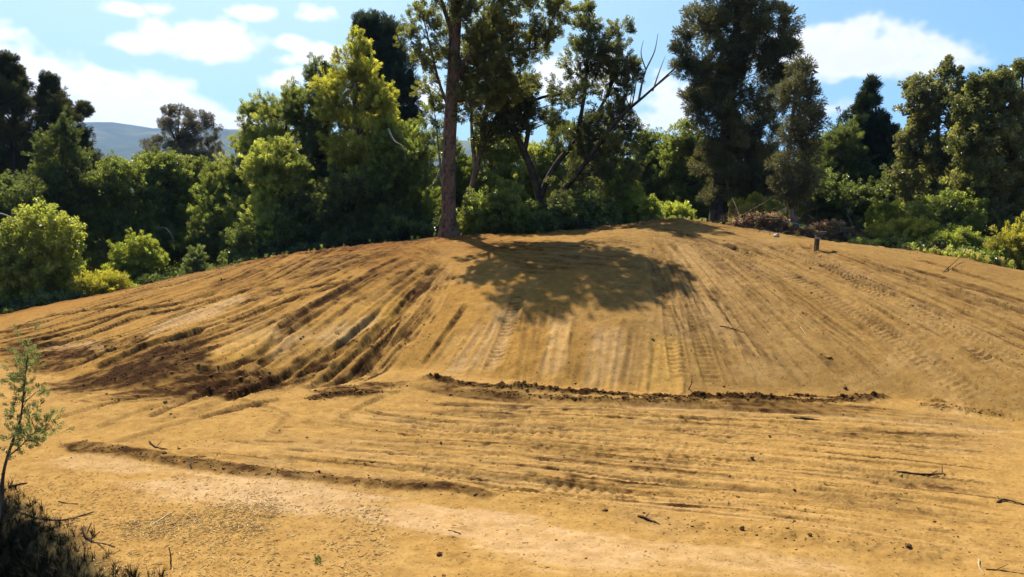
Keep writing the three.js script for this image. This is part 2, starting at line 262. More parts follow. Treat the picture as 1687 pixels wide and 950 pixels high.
// -- spoil ridges at the toe
windrow(path([[668, 614], [720, 626], [800, 638], [900, 646], [1000, 651], [1100, 654], [1220, 658], [1330, 660], [1500, 660]]), .22, .13, { dark: .72, fade: .12 });
windrow(path([[700, 636], [800, 648], [900, 656], [1000, 660], [1120, 664], [1260, 668]]), .2, .08, { dark: .5, fade: .2 });
windrow(path([[1270, 652], [1370, 655], [1490, 657]]), .1, .08, { dark: .8, fade: .2 });
windrow(path([[480, 662], [560, 650], [650, 645]]), .3, .08, { dark: .75, fade: .3 });
rut(path([[1000, 668], [1200, 674], [1400, 686], [1560, 700], [1700, 712]]), .1, .06, { dark: .2, pale: .7 });
streak(path([[650, 622], [720, 638], [800, 650], [1000, 664], [1200, 670], [1400, 676], [1560, 690], [1690, 702]]), .34, { dark: .5, fade: .12 });
windrow(path([[1480, 664], [1560, 672], [1640, 684], [1700, 694]]), .3, .05, { dark: .35, fade: .3 });
// -- the level pad: passes across it
const GP = [[[540, 650], [900, 668], [1300, 685], [1720, 705]], [[470, 680], [860, 700], [1300, 730], [1720, 770]], [[330, 720], [800, 748], [1250, 790], [1720, 850]], [[150, 735], [600, 790], [1150, 845], [1720, 930]]];
SHORT[0](GP, 260, 33, .6);
family(GP, 120, 21, (l, R) => streak(l, .03 + .2 * R(), R() < .55 ? { dark: .2 + .35 * R(), h: -.012 * R(), edge: .016 * R() } : { pale: .4 * R(), yell: .3 * R(), h: -.008, edge: .016 * R() }));
family(GP, 40, 22, (l, R) => rut(l, .025 + .05 * R(), .012 + .022 * R(), { dark: .2 + .35 * R(), fade: .25 }));
for (const [p, dk] of [[[[560, 668], [700, 690], [860, 702], [1030, 716], [1200, 740]], .55], [[[520, 690], [700, 712], [860, 728], [1010, 744]], .3], [[[1100, 738], [1280, 756], [1450, 780], [1687, 806]], .4], [[[1100, 778], [1260, 792], [1400, 812], [1560, 824], [1687, 840]], .35], [[[640, 690], [760, 704], [900, 712]], .5]]) { rut(path(p), .09, .045, { dark: dk }); cleats(path(p.map(([x, y]) => [x, y + 10])), .2, .03, { dark: .25 }); }
cleats(path([[680, 770], [780, 785], [880, 795], [1000, 806], [1100, 815]]), .22, .05, { dark: .2, skew: 4, pale: .25 });
for (const p of [[[600, 665], [640, 650], [668, 642]], [[560, 690], [610, 662], [640, 652]], [[440, 725], [460, 700], [480, 680]]]) rut(path(p), .07, .04, { dark: .35 });
scratches(GP, 1100, 37, .62);
// -- the low windrow across the foreground
windrow(path([[70, 722], [120, 738], [200, 742], [270, 752], [350, 766], [450, 778], [560, 790], [700, 804], [820, 818], [900, 829]]), .34, .06, { dark: .55, rough: .5, fade: .15 });
windrow(path([[780, 814], [960, 836], [1090, 855], [1220, 872], [1400, 892], [1560, 915], [1720, 940]]), .34, .04, { dark: .22, rough: .35, fade: .2 });
for (const a of [[140, 735, 60, 4, 4, 12, .6, .6], [790, 812, 50, 8, -4, 8, .5, .6], [200, 752, 30, 2, 2, 6, .5, .4], [740, 880, 40, 8, -4, 12, .3, .3], [640, 870, 60, 10, -10, 14, .18, .15], [750, 915, 40, 6, -4, 16, .25, .4], [1480, 808, 60, 8, -4, 6, .35, .3]]) patch(a[0], a[1], a[2], a[3], a[4], a[5], { dark: a[6], rough: a[7] });
for (const a of [[420, 810, 260, 30, -30, 30, .9], [780, 860, 240, 30, -40, 24, .8], [950, 905, 220, 30, -60, 30, .7], [170, 765, 120, 10, -10, 14, .6], [1180, 920, 240, 30, -60, 24, .5]]) patch(a[0], a[1], a[2], a[3], a[4], a[5], { pale: a[6], light: .4 });

function sample(A, x, z) {
  const u = (x - X0) / CELL - .5, v = (z - Z0) / CELL - .5, i = Math.floor(u), j = Math.floor(v); if (i < 0 || j < 0 || i >= NX - 1 || j >= NZ - 1) return 0;
  const f = u - i, g = v - j, c = j * NX + i; return lerp(lerp(A[c], A[c + 1], f), lerp(A[c + NX], A[c + NX + 1], f), g);
}
function soilMask(x, z) {                                          // 1 on bare soil, 0 where weeds begin
  const d = -z, edge = crestD(x) + 1.1 + (x > 7 ? sstep(7, 9, x) * (2.2 - sstep(9, 14, x) * 2.4) : 0) + .5 * fbm(x * .7, z * .7, 3, 61);
  return sstep(edge + .5, edge - .3, d) * sstep(.05, -.35, x < 2 && d < 14 ? pastEdge(x, z) : -1);
}
function detailH(x, z) {
  const r = sample(rough, x, z), d = -z; if (d > 60 || d < 3) return 0;
  const lip = Math.exp(-(((d - crestD(x)) / 1.6) ** 2));
  return sample(dh, x, z) + lip * (.11 * fbm(x * 1.1, z * 1.1, 4, 63) + .04 * vn(x * 5, z * 5, 64)) + .02 * fbm(x * 1.6, z * 1.6, 3, 50) + (.004 + .05 * r) * fbm(x * 7.5, z * 7.5, 3, 54) + (.003 + .016 * r) * vn(x * 24, z * 24, 58) + .002 * vn(x * 50, z * 50, 59);
}
const H = (x, z) => baseH(x, z) + detailH(x, z);
const down = (x, z, lift = 0) => new THREE.Vector3(x, H(x, z) + lift, z);

// ------------------------------------------------------------------ procedural textures
function tex(n, f, srgb) {
  const data = new Uint8Array(n * n * 4);
  for (let y = 0; y < n; y++) for (let x = 0; x < n; x++) { const c = f(x / n, y / n), o = (y * n + x) * 4; data[o] = clamp(c[0]) * 255; data[o + 1] = clamp(c[1]) * 255; data[o + 2] = clamp(c[2]) * 255; data[o + 3] = 255; }
  const t = new THREE.DataTexture(data, n, n); t.wrapS = t.wrapT = THREE.RepeatWrapping; t.magFilter = THREE.LinearFilter; t.minFilter = THREE.LinearMipmapLinearFilter; if (srgb) t.colorSpace = THREE.SRGBColorSpace; t.needsUpdate = true; return t;
}
function tvn(x, y, p, s) { const ix = Math.floor(x), iy = Math.floor(y); let fx = x - ix, fy = y - iy; fx = fx * fx * (3 - 2 * fx); fy = fy * fy * (3 - 2 * fy); const w = (i) => ((i % p) + p) % p, a = hash(w(ix), w(iy), s), b = hash(w(ix + 1), w(iy), s), c = hash(w(ix), w(iy + 1), s), d = hash(w(ix + 1), w(iy + 1), s); return (a + (b - a) * fx + (c - a) * fy + (a - b - c + d) * fx * fy) * 2 - 1; }
function tfbm(u, v, p, n, s) { let q = 0, a = .55; for (let i = 0; i < n; i++) { q += a * tvn(u * p, v * p, p, s + i); p *= 2; a *= .55; } return q; }
const soilTint = tex(1024, (u, v) => { const a = tfbm(u, v, 24, 5, 1), g = tfbm(u, v, 110, 3, 9), h = tvn(u * 90, v * 90, 90, 14), speck = (g > .36 ? -.3 * sstep(.36, .5, g) : 0) + (h > .72 ? -.28 : h < -.86 ? .16 : 0); const k = .91 + .08 * a + .065 * g + speck * .6; return [k, k * (.99 + .02 * a), k * (.97 + .05 * a)]; }, true);
const soilBump = tex(1024, (u, v) => { const a = tfbm(u, v, 32, 5, 21); const k = .5 + .38 * a; return [k, k, k]; });
const barkBump = tex(512, (u, v) => { const a = tfbm(u, v * .25 + .13, 24, 4, 31), c = Math.abs(tfbm(u, v, 12, 3, 35)); const k = .55 + .4 * a - .5 * c; return [k, k, k]; });
const barkTint = tex(512, (u, v) => { const a = tfbm(u, v, 6, 5, 41), k = .78 + .32 * a; return [k, k * (1 + .04 * a), k * (1 - .05 * a)]; }, true);

// ------------------------------------------------------------------ the ground: one sheet
{
  const us = [], ds = [];
  for (let u = -6; u < -.76; u += .2) us.push(u);
  for (let u = -.76; u < .76; u += .00158) us.push(u);
  for (let u = .76; u <= 6; u += .2) us.push(u);
  for (let d = -80; d < 6; d += 4) ds.push(d);
  for (let d = 6; d < 33.5; d += Math.min(d * d / 3000, .052)) ds.push(d);
  for (let d = 33.5; d < 60; d += .4) ds.push(d);
  for (let d = 60; d < 9000; d *= 1.12) ds.push(d);
  const nu = us.length, nd = ds.length, pos = new Float32Array(nu * nd * 3), col = new Float32Array(nu * nd * 3), uv = new Float32Array(nu * nd * 2), idx = new Uint32Array((nu - 1) * (nd - 1) * 6);
  const base = [.222, .124, .032], padC = [.226, .135, .043], greyC = [.183, .110, .036], paleC = [.295, .198, .104], darkC = [.027, .0115, .0036], redC = [.12, .052, .014], yellC = [.31, .18, .036], litter = [.06, .055, .022], bankC = [.03, .026, .012];  // darkC: wet topsoil, with the shade of the ruts put into the colour
  let p = 0;
  for (let j = 0; j < nd; j++) for (let i = 0; i < nu; i++, p++) {
    const d = ds[j], x = us[i] * Math.max(d, 6), z = -d, c = [0, 0, 0];
    pos[p * 3] = x; pos[p * 3 + 1] = H(x, z); pos[p * 3 + 2] = z; uv[p * 2] = x / 3.3; uv[p * 2 + 1] = z / 3.3;
    const near = d > 5 && d < 40, m = near ? soilMask(x, z) : 0;
    if (near) {
      const onPad = sstep(toeD(x) + .4, toeD(x) - .4, d), right = sstep(0, 4, x) * (1 - onPad), n = fbm(x * .5, z * .5, 4, 70), n2 = fbm(x * 2.2, z * 2.2, 3, 75);
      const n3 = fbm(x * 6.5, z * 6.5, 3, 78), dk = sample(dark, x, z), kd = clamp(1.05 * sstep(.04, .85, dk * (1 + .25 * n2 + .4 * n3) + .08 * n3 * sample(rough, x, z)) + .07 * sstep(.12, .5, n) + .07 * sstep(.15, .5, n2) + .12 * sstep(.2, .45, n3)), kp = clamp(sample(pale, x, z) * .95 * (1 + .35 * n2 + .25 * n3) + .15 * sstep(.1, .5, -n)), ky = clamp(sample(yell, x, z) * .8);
      const upper = sstep(crestD(x) - 9, crestD(x) - .5, d + 1.8 * n + 1.2 * n2), topsoil = clamp(sstep(crestD(x) - 2.6, crestD(x) + .5, d + 1.6 * n2 + .8 * n3) * (x < 1 ? .75 : .5) + upper * sstep(2, -3, x) * .42 + .6 * dk * upper + .15 * sstep(.1, .45, n) * (1 - onPad));
      for (let k = 0; k < 3; k++) {
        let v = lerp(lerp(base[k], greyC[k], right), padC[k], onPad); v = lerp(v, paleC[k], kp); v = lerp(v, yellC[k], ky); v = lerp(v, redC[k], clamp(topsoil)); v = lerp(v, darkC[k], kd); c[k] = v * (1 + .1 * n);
      }
    }
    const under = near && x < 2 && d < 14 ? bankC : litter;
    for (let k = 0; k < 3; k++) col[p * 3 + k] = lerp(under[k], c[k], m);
  }
  let q = 0;
  for (let j = 0; j < nd - 1; j++) for (let i = 0; i < nu - 1; i++) { const a = j * nu + i, b = a + 1, c = a + nu, d = c + 1; idx[q++] = a; idx[q++] = b; idx[q++] = c; idx[q++] = b; idx[q++] = d; idx[q++] = c; }
  const g = new THREE.BufferGeometry();
  g.setAttribute('position', new THREE.BufferAttribute(pos, 3)); g.setAttribute('color', new THREE.BufferAttribute(col, 3)); g.setAttribute('uv', new THREE.BufferAttribute(uv, 2)); g.setIndex(new THREE.BufferAttribute(idx, 1)); g.computeVertexNormals();
  const m = new THREE.MeshPhysicalMaterial({ vertexColors: true, map: soilTint, bumpMap: soilBump, bumpScale: .008, roughness: 1, specularIntensity: .04 });
  m.name = 'bare_soil';
  struct('ground', g, m, 'bare ochre earth graded into a level pad and a rounded bank', 'ground');
}
// hills on the skyline
{
  const us = [], n = 260, rows = 46, pos = [], col = [], idx = [];
  const top = curve1([[-1800, 230], [-900, 190], [-300, 200], [0, 206], [150, 212], [260, 219], [350, 224], [420, 229], [520, 236], [700, 246], [900, 258], [1200, 262], [1700, 250], [2600, 225], [3600, 240]]);
  for (let j = 0; j <= rows; j++) for (let i = 0; i <= n; i++) {
    const px = -1800 + 5400 * i / n, t = j / rows, d = lerp(1700, 3900, t), x = (px - CX) / F * 3900 * lerp(.7, 1, t), s = x / 400, e = d / 400;
    const hTop = (HORIZON - top(px)) / F * 3900, spur = fbm(s * 1.1, e * .6, 4, 80);
    const y = -40 + (hTop + 44) * Math.pow(sstep(-.1, 1, t), 1.1) + spur * 105 * t * (1.12 - t) * 3 + 5 * fbm(s * 14, e * 14, 3, 86) * (1 - .6 * t);
    pos.push(x, y, -d); const k = 1 + .5 * fbm(s * 6, e * 6, 4, 90) , clear = sstep(.22, .34, fbm(s * 2.2, e * 3, 3, 95)); col.push(lerp(.028, .07, clear) * k, lerp(.042, .075, clear) * k, lerp(.02, .03, clear) * k);
  }
  for (let j = 0; j < rows; j++) for (let i = 0; i < n; i++) { const a = j * (n + 1) + i; idx.push(a, a + 1, a + n + 1, a + 1, a + n + 2, a + n + 1); }
  const g = new THREE.BufferGeometry(); g.setAttribute('position', new THREE.Float32BufferAttribute(pos, 3)); g.setAttribute('color', new THREE.Float32BufferAttribute(col, 3)); g.setIndex(idx); g.computeVertexNormals();
  struct('hills', g, new THREE.MeshPhysicalMaterial({ vertexColors: true, roughness: 1, specularIntensity: .04, name: 'wooded_hillside' }), 'long wooded hill range fading blue on the skyline at left', 'hills');
}
// ------------------------------------------------------------------ foliage: sprigs of leaves, placed by the thousand on clumps along the branches
const V = (x, y, z) => new THREE.Vector3(x, y, z), UP = V(0, 1, 0);
function sprig(n, seed, o) {                                       // twig of length 1 along +y with n leaves of two folded faces
  const R = rng(seed), pos = [], nor = [];
  const tri = (a, b, c) => { const m = b.clone().sub(a).cross(c.clone().sub(a)).normalize(); for (const q of [a, b, c]) { pos.push(q.x, q.y, q.z); nor.push(m.x, m.y, m.z); } };
  for (let i = 0; i < n; i++) {
    const t = o.from + (1 - o.from) * Math.sqrt((i + R()) / n), az = i * 2.4 + R(), an = o.angle * (.7 + .6 * R()), dir = V(Math.cos(az) * Math.sin(an), Math.cos(an) - (o.droop ?? 0) * R(), Math.sin(az) * Math.sin(an)).normalize();
    const L = o.len * (.7 + .6 * R()), w = o.wid * (.75 + .5 * R()), root = V(Math.cos(az) * o.spread * R(), t - L * .3, Math.sin(az) * o.spread * R()), side = dir.clone().cross(V(R() - .5, R() * .7 + .3, R() - .5)).normalize(), fold = side.clone().cross(dir).multiplyScalar(w * .25);
    const mid = root.clone().addScaledVector(dir, L * .48), tip = root.clone().addScaledVector(dir, L).addScaledVector(fold, -.6), a = mid.clone().addScaledVector(side, w / 2).add(fold), b = mid.clone().addScaledVector(side, -w / 2).add(fold);
    tri(root, a, tip); tri(root, tip, b);
  }
  const g = new THREE.BufferGeometry(); g.setAttribute('position', new THREE.Float32BufferAttribute(pos, 3)); g.setAttribute('normal', new THREE.Float32BufferAttribute(nor, 3)); return g;
}
function tuft(n, seed, w = .03, lean = .5) {                       // grass: bent blades from one root, height 1
  const R = rng(seed), pos = [], idx = [];
  for (let i = 0; i < n; i++) {
    const az = R() * 6.283, l = .55 + .5 * R(), b = lean * (.3 + R()), c = Math.cos(az), s = Math.sin(az), r0 = .12 * R(), k = pos.length / 3;
    for (const [t, q] of [[0, 1], [.5, .8], [1, .08]]) { const r = r0 + b * l * t * t, y = l * t * (1 - .25 * t * b); pos.push(c * r - s * w * q, y, s * r + c * w * q, c * r + s * w * q, y, s * r - c * w * q); }
    idx.push(k, k + 1, k + 2, k + 1, k + 3, k + 2, k + 2, k + 3, k + 4, k + 3, k + 5, k + 4);
  }
  const g = new THREE.BufferGeometry(); g.setAttribute('position', new THREE.Float32BufferAttribute(pos, 3)); g.setIndex(idx); g.computeVertexNormals(); return g;
}
const leafMat = (o = {}) => new THREE.MeshPhysicalMaterial({ color: 0xffffff, roughness: 1, transmission: .58, specularIntensity: .3, thickness: 0, side: THREE.DoubleSide, clearcoat: o.coat ?? .25, clearcoatRoughness: .3, ...o.more });
const KIND = {
  broad: { geo: sprig(20, 1, { from: .1, angle: 1.0, len: .34, wid: .19, spread: .16 }), size: .43, mat: leafMat({ coat: .45 }), per: 22, clump: .38, up: .5 },
  small: { geo: sprig(30, 2, { from: .1, angle: .9, len: .25, wid: .11, spread: .12 }), size: .42, mat: leafMat({ coat: .45 }), per: 24, clump: .35, up: .55 },
  willow: { geo: sprig(28, 3, { from: .05, angle: .7, len: .36, wid: .08, spread: .1, droop: .5 }), size: .46, mat: leafMat(), per: 30, clump: .5, up: .3 },
  needle: { geo: sprig(46, 4, { from: 0, angle: .55, len: .36, wid: .065, spread: .2 }), size: .52, mat: leafMat({ coat: .1, more: { transmission: .3, roughness: 1, specularIntensity: .2 } }), per: 28, clump: .5, up: .75 },
  scale: { geo: sprig(46, 5, { from: 0, angle: .8, len: .28, wid: .085, spread: .24 }), size: .5, mat: leafMat({ coat: .15, more: { transmission: .32, roughness: 1, specularIntensity: .2 } }), per: 24, clump: .42, up: .3 },
};
function tubeInto(acc, pts, radii, sides = 6) {                    // a tapered limb through points
  const k0 = acc.pos.length / 3, n = pts.length, ref = V(.31, .2, .93); let len = 0;
  for (let i = 0; i < n; i++) {
    const t = pts[Math.min(n - 1, i + 1)].clone().sub(pts[Math.max(0, i - 1)]).normalize(), a = t.clone().cross(ref).normalize(), b = t.clone().cross(a); if (i) len += pts[i].distanceTo(pts[i - 1]);
    for (let s = 0; s <= sides; s++) { const q = s / sides * 6.2832, nx = a.clone().multiplyScalar(Math.cos(q)).addScaledVector(b, Math.sin(q)), p = pts[i].clone().addScaledVector(nx, radii[i]); acc.pos.push(p.x, p.y, p.z); acc.nor.push(nx.x, nx.y, nx.z); acc.uv.push(s / sides * Math.max(1, Math.round(radii[0] * 6)), len); }
    if (i) for (let s = 0; s < sides; s++) { const u = k0 + (i - 1) * (sides + 1) + s, w = u + sides + 1; acc.idx.push(u, u + 1, w, u + 1, w + 1, w); }
  }
}
const newAcc = () => ({ pos: [], nor: [], uv: [], idx: [] });
function accGeo(a) { const g = new THREE.BufferGeometry(); g.setAttribute('position', new THREE.Float32BufferAttribute(a.pos, 3)); g.setAttribute('normal', new THREE.Float32BufferAttribute(a.nor, 3)); g.setAttribute('uv', new THREE.Float32BufferAttribute(a.uv, 2)); g.setIndex(a.idx); return g; }
const bark = (r, g, b, bump = .03) => new THREE.MeshPhysicalMaterial({ specularIntensity: .15, color: new THREE.Color().setRGB(r, g, b), map: barkTint, bumpMap: barkBump, bumpScale: bump, roughness: .95 });
const BARK = { brown: bark(.16, .11, .07), red: bark(.2, .125, .08), dark: bark(.085, .065, .05), grey: bark(.24, .2, .155), pale: bark(.5, .44, .35, .01) };
function crown(parent, name, mats, colors, kind) {
  const m = shadow(new THREE.InstancedMesh(kind.geo, kind.mat, mats.length)); m.name = name; m.userData.kind = 'stuff';
  const c = new THREE.Color(); mats.forEach((q, i) => { m.setMatrixAt(i, q); c.setRGB(...colors[i]); m.setColorAt(i, c); });
  parent.add(m); total += mats.length; return m;
}
let total = 0;
let plantSeed = 100;
function plant(o) {
  const R = rng(plantSeed += 17), K = KIND[o.kind], sc = o.d / F, root = at(o.px, o.py ?? 400, o.d); root.y = H(root.x, root.z) - .06; if (o.sink) root.y -= o.sink;
  const t = thing(o.name, o.label, o.cat ?? 'tree', root, o.group), G = (a) => a.map((q) => q.clone().sub(root));
  const lobes = o.lobes.map(([px, py, rx, ry, k = 1]) => { const c = at(px, py, o.d + (R() - .5) * rx * sc * (o.deep ?? 1)).sub(root); return { c, rx: rx * sc, ry: ry * sc, rz: rx * sc * .9, k }; });
  if ((o.stems ?? 1) > 1) {                                        // bushes are leafy down to the ground
    const x0 = Math.min(...lobes.map((l) => l.c.x - l.rx)), x1 = Math.max(...lobes.map((l) => l.c.x + l.rx)), low = Math.max(.25, Math.min(...lobes.map((l) => l.c.y - l.ry))), w = (x1 - x0) / 2;
    for (const q of [-.55, 0, .55]) lobes.push({ c: V((x0 + x1) / 2 + q * w, low * .5 + .1, (R() - .5) * w * .5), rx: w * .5, ry: low * .55 + .15, rz: w * .5, k: .8 });
  }
  const topL = lobes.reduce((a, b) => b.c.y + b.ry * .5 > a.c.y + a.ry * .5 ? b : a), top = topL.c.clone(); top.y += topL.ry * .4;
  const acc = newAcc(), r = o.r ?? .1, stems = [];
  if (o.limbs) for (const l of o.limbs) {                          // limbs the photograph shows
    const c = new THREE.CatmullRomCurve3(G(l.pts.map(([px, py, dd = 0]) => at(px, py, o.d + dd)))), n = Math.max(8, l.pts.length * 4), pts = c.getPoints(n), a = newAcc();
    if (l.base) pts[0].y = Math.min(pts[0].y, 0);
    const rad = pts.map((_, i) => lerp(l.r, l.r1 ?? l.r * .35, i / n) * (1 + .07 * vn(i * 1.7, l.r * 99, 7)) * (l.base && i < 3 ? 1.55 - .2 * i : 1));
    tubeInto(a, pts, rad, 10); const g = accGeo(a); part(l.name ?? 'limb', g, BARK[l.bark ?? o.bark ?? 'brown'], t);
    stems.push({ pts, r: (q) => lerp(l.r, l.r1 ?? l.r * .35, q) });
  } else {
    const count = o.stems ?? 1;
    for (let s = 0; s < count; s++) {
      const to = count === 1 ? top : lobes[Math.floor(R() * lobes.length)].c, n = 9, pts = [], b = V((R() - .5) * .5 * (count > 1), 0, (R() - .5) * .5 * (count > 1)), w = to.y * .035, p1 = R() * 9;
      for (let i = 0; i <= n; i++) { const q = i / n; pts.push(V(lerp(b.x, to.x, count > 1 ? q : Math.pow(q, 1.4)) + w * Math.sin(q * 5 + p1) * q, Math.max(-.05, to.y) * q, lerp(b.z, to.z, q) + w * Math.cos(q * 4 + p1) * q)); }
      tubeInto(acc, pts, pts.map((_, i) => r * (1.05 - .93 * i / n) * (i === 0 ? 1.4 : 1) / Math.sqrt(count)), 8); stems.push({ pts, r: (q) => r * (1.05 - .9 * q) / Math.sqrt(count) });
    }
  }
  for (const dpts of o.dead ?? []) { const a = newAcc(), c = new THREE.CatmullRomCurve3(G(dpts.map(([px, py, dd = -1.2]) => at(px, py, o.d + dd)))).getPoints(10); tubeInto(a, c, c.map((_, i) => lerp(.045, .012, i / 10)), 6); part('dead_branch', accGeo(a), BARK.pale, t); }
  const mats = [], cols = [], q4 = new THREE.Quaternion(), m4 = new THREE.Matrix4(), tint = o.tint, tip = o.tip ?? tint.map((c, i) => c * [1.35, 1.3, 1][i]);
  for (const L of lobes) {
    const cr = clamp(Math.min(L.rx, L.ry) * .42, .16, K.clump * (o.cl ?? 1)), area = (L.rx * L.ry + L.rx * L.rz + L.ry * L.rz) / 3, n = Math.max(3, Math.round(2.25 * L.k * (o.dens ?? 1) * area / (cr * cr)));
    for (let i = 0; i < n; i++) {
      const th = R() * 6.283, cz = R() * 2 - 1, sn = Math.sqrt(1 - cz * cz), rr = (.35 + .65 * Math.cbrt(R())) * (.86 + .22 * R()), c = V(L.c.x + sn * Math.cos(th) * L.rx * rr, L.c.y + cz * L.ry * rr, L.c.z + sn * Math.sin(th) * L.rz * rr);
      if (c.y < .12) c.y = .12 + R() * .2;
      const out = c.clone().sub(L.c).setY((c.y - L.c.y) * .6).normalize();
      let best = null, bd = 1e9, bq = 0; const want = c.y - .45 * Math.hypot(c.x - top.x * .5, c.z - top.z * .5);
      for (const s of stems) for (let j = 1; j < s.pts.length; j++) { const p = s.pts[j], e = Math.hypot(p.x - c.x, p.z - c.z) + Math.abs(p.y - Math.max(.2, want)) * .8 + Math.max(0, p.y - c.y) * 2.5; if (e < bd) { bd = e; best = p; bq = j / s.pts.length; s0 = s; } }
      if (best && o.twigs !== 0 && (!o.limbs || best.distanceTo(c) < 1.7)) {
        const l = best.distanceTo(c), r0 = Math.min(s0.r(bq) * .5, .012 + .012 * l), mid = best.clone().lerp(c, .5).add(V((R() - .5) * .2 * l, -.06 * l + .12 * l * R(), (R() - .5) * .2 * l));
        const b = new THREE.QuadraticBezierCurve3(best, mid, c).getPoints(4); tubeInto(acc, b, b.map((_, k) => lerp(r0, .005, k / 4)), 4);
      }
      const fresh = R(), shade = .7 + .55 * R(), big = .5 + .85 * R() * (.6 + .6 * R()), ccr = cr * big, tall = .6 + .7 * R(), m = Math.round(K.per * (o.per ?? 1) * Math.max(.35, big * big * 1.15) * Math.max(.5, cr / K.clump)), lean = V(R() - .5, R() * .8 - .1, R() - .5).multiplyScalar(ccr * .9);
      for (let j = 0; j < m; j++) {
        const a2 = R() * 6.283, y2 = R() * 2 - 1, s2 = Math.sqrt(1 - y2 * y2), e = V(s2 * Math.cos(a2), y2, s2 * Math.sin(a2)), far = R() < .33 ? .9 + .95 * R() : .15 + .85 * Math.cbrt(R()), p = c.clone().addScaledVector(e, ccr * far); p.y = c.y + e.y * ccr * tall * far; p.addScaledVector(lean, R() * far); const
        dir = e.multiplyScalar(.75).addScaledVector(out, .55).addScaledVector(UP, K.up * (o.up ?? 1)).add(V((R() - .5) * .6, (R() - .5) * .6, (R() - .5) * .6)).normalize(), s = K.size * (o.size ?? 1) * (.65 + .6 * R());
        q4.setFromUnitVectors(UP, dir).multiply(new THREE.Quaternion().setFromAxisAngle(UP, R() * 6.283));
        mats.push(m4.clone().compose(p.addScaledVector(dir, -s * .4), q4, V(s, s, s)));
        const f = clamp(fresh * .7 + .45 * R() - .2), v = shade * (.8 + .4 * R()); cols.push([lerp(tint[0], tip[0], f) * v, lerp(tint[1], tip[1], f) * v, lerp(tint[2], tip[2], f) * v]);
      }
    }
  }
  if (acc.idx.length) part(o.limbs ? 'branches' : o.stems > 1 ? 'stems' : 'trunk', accGeo(acc), BARK[o.bark ?? 'brown'], t, o.limbs ? 'stuff' : undefined);
  crown(t, o.crownName ?? (o.cat === 'shrub' || o.cat === 'bush' ? 'foliage' : 'crown'), mats, cols, K);
  t.userData.sprigs = mats.length; return t;
}
let s0 = null;
// leaf colours
const C = { yellow: [.29, .27, .026], lime: [.23, .26, .03], mid: [.15, .18, .024], deep: [.075, .095, .017], olive: [.14, .14, .026], pine: [.056, .06, .02], blue: [.042, .057, .03], grey: [.085, .085, .035], hazy: [.12, .105, .055] };

// -- far left
plant({ name: 'conifer_tree', label: 'tallest dark conifer, cut by the left edge of the view', px: 12, d: 50, kind: 'needle', tint: C.pine, r: .3, bark: 'dark', dens: .9, lobes: [[16, 104, 7, 10], [14, 122, 14, 16], [18, 145, 26, 20], [8, 165, 34, 20], [5, 190, 42, 45], [20, 250, 50, 45], [0, 310, 60, 50], [30, 350, 50, 45]] });
plant({ name: 'conifer_tree', label: 'dark conifer with tufted branch tips against the cloud, second from the left edge', px: 92, d: 53, kind: 'needle', tint: C.pine, r: .28, bark: 'dark', dens: .8, lobes: [[84, 130, 5, 9], [84, 144, 11, 12], [82, 160, 18, 12], [86, 178, 26, 16], [100, 205, 36, 24], [133, 185, 15, 11, .7], [128, 240, 30, 20], [92, 255, 48, 38], [130, 275, 32, 24], [100, 310, 52, 45]] });
plant({ name: 'leafy_tree', label: 'deep green pointed tree standing before the two left conifers', px: 96, d: 42, kind: 'small', tint: C.deep, tip: C.mid, r: .2, lobes: [[104, 228, 22, 22], [98, 268, 40, 36], [85, 320, 52, 46], [115, 350, 45, 40], [80, 385, 60, 40]] });
plant({ name: 'leafy_tree', label: 'dark leafy tree filling the left edge under the tallest conifer', px: 10, d: 38, dead: [[[-20, 348, -2.8], [10, 354, -2.9], [34, 365, -2.9]]], kind: 'broad', tint: C.deep, tip: C.mid, r: .2, lobes: [[10, 340, 45, 45], [35, 380, 40, 40], [0, 410, 55, 50], [-30, 330, 50, 60]] });
plant({ name: 'far_tree', label: 'slender grey-green tree with airy spreading top, standing alone before the hills', px: 301, d: 78, kind: 'scale', tint: C.hazy, r: .34, bark: 'dark', dens: .45, per: .6, cl: .9, lobes: [[290, 187, 22, 10], [325, 200, 24, 12], [268, 205, 16, 12], [300, 212, 30, 14], [340, 222, 20, 14], [280, 238, 44, 18], [325, 245, 40, 20], [300, 268, 62, 20], [350, 268, 22, 12], [262, 262, 30, 18], [305, 295, 50, 25]] });
plant({ name: 'bright_shrub', label: 'bright yellow-green shrub at the left edge of the bare ground', cat: 'shrub', px: 75, py: 470, d: 31, kind: 'broad', tint: C.lime, tip: [.36, .37, .05], r: .08, stems: 5, size: .85, lobes: [[80, 378, 42, 26], [45, 400, 42, 30], [105, 420, 32, 32], [60, 440, 55, 34], [30, 430, 35, 34], [95, 458, 36, 24]] });
plant({ name: 'dark_bush', label: 'dark bush at the bottom left corner of the trees, beside the bright shrub', cat: 'shrub', px: -5, py: 480, d: 32, kind: 'broad', tint: C.deep, tip: C.mid, r: .08, stems: 4, lobes: [[-10, 450, 40, 40], [15, 478, 30, 22], [-30, 480, 40, 25]] });
plant({ name: 'rounded_bush', label: 'dense green bush below the gap where the hills show', cat: 'bush', px: 205, d: 43, kind: 'broad', tint: C.mid, r: .14, stems: 4, lobes: [[195, 302, 42, 30], [170, 345, 46, 42], [222, 345, 44, 45], [195, 395, 60, 45], [240, 400, 40, 40]] });
plant({ name: 'rounded_bush', label: 'tall leafy bush hiding the foot of the lone airy tree', cat: 'bush', px: 290, d: 45, dead: [[[258, 376, -2.6], [274, 376, -2.8], [284, 390, -2.9], [288, 412, -2.8]]], kind: 'broad', tint: C.mid, tip: C.lime, r: .16, stems: 4, lobes: [[270, 275, 36, 26], [300, 295, 42, 34], [268, 325, 44, 42], [310, 350, 46, 44], [285, 400, 58, 44]] });
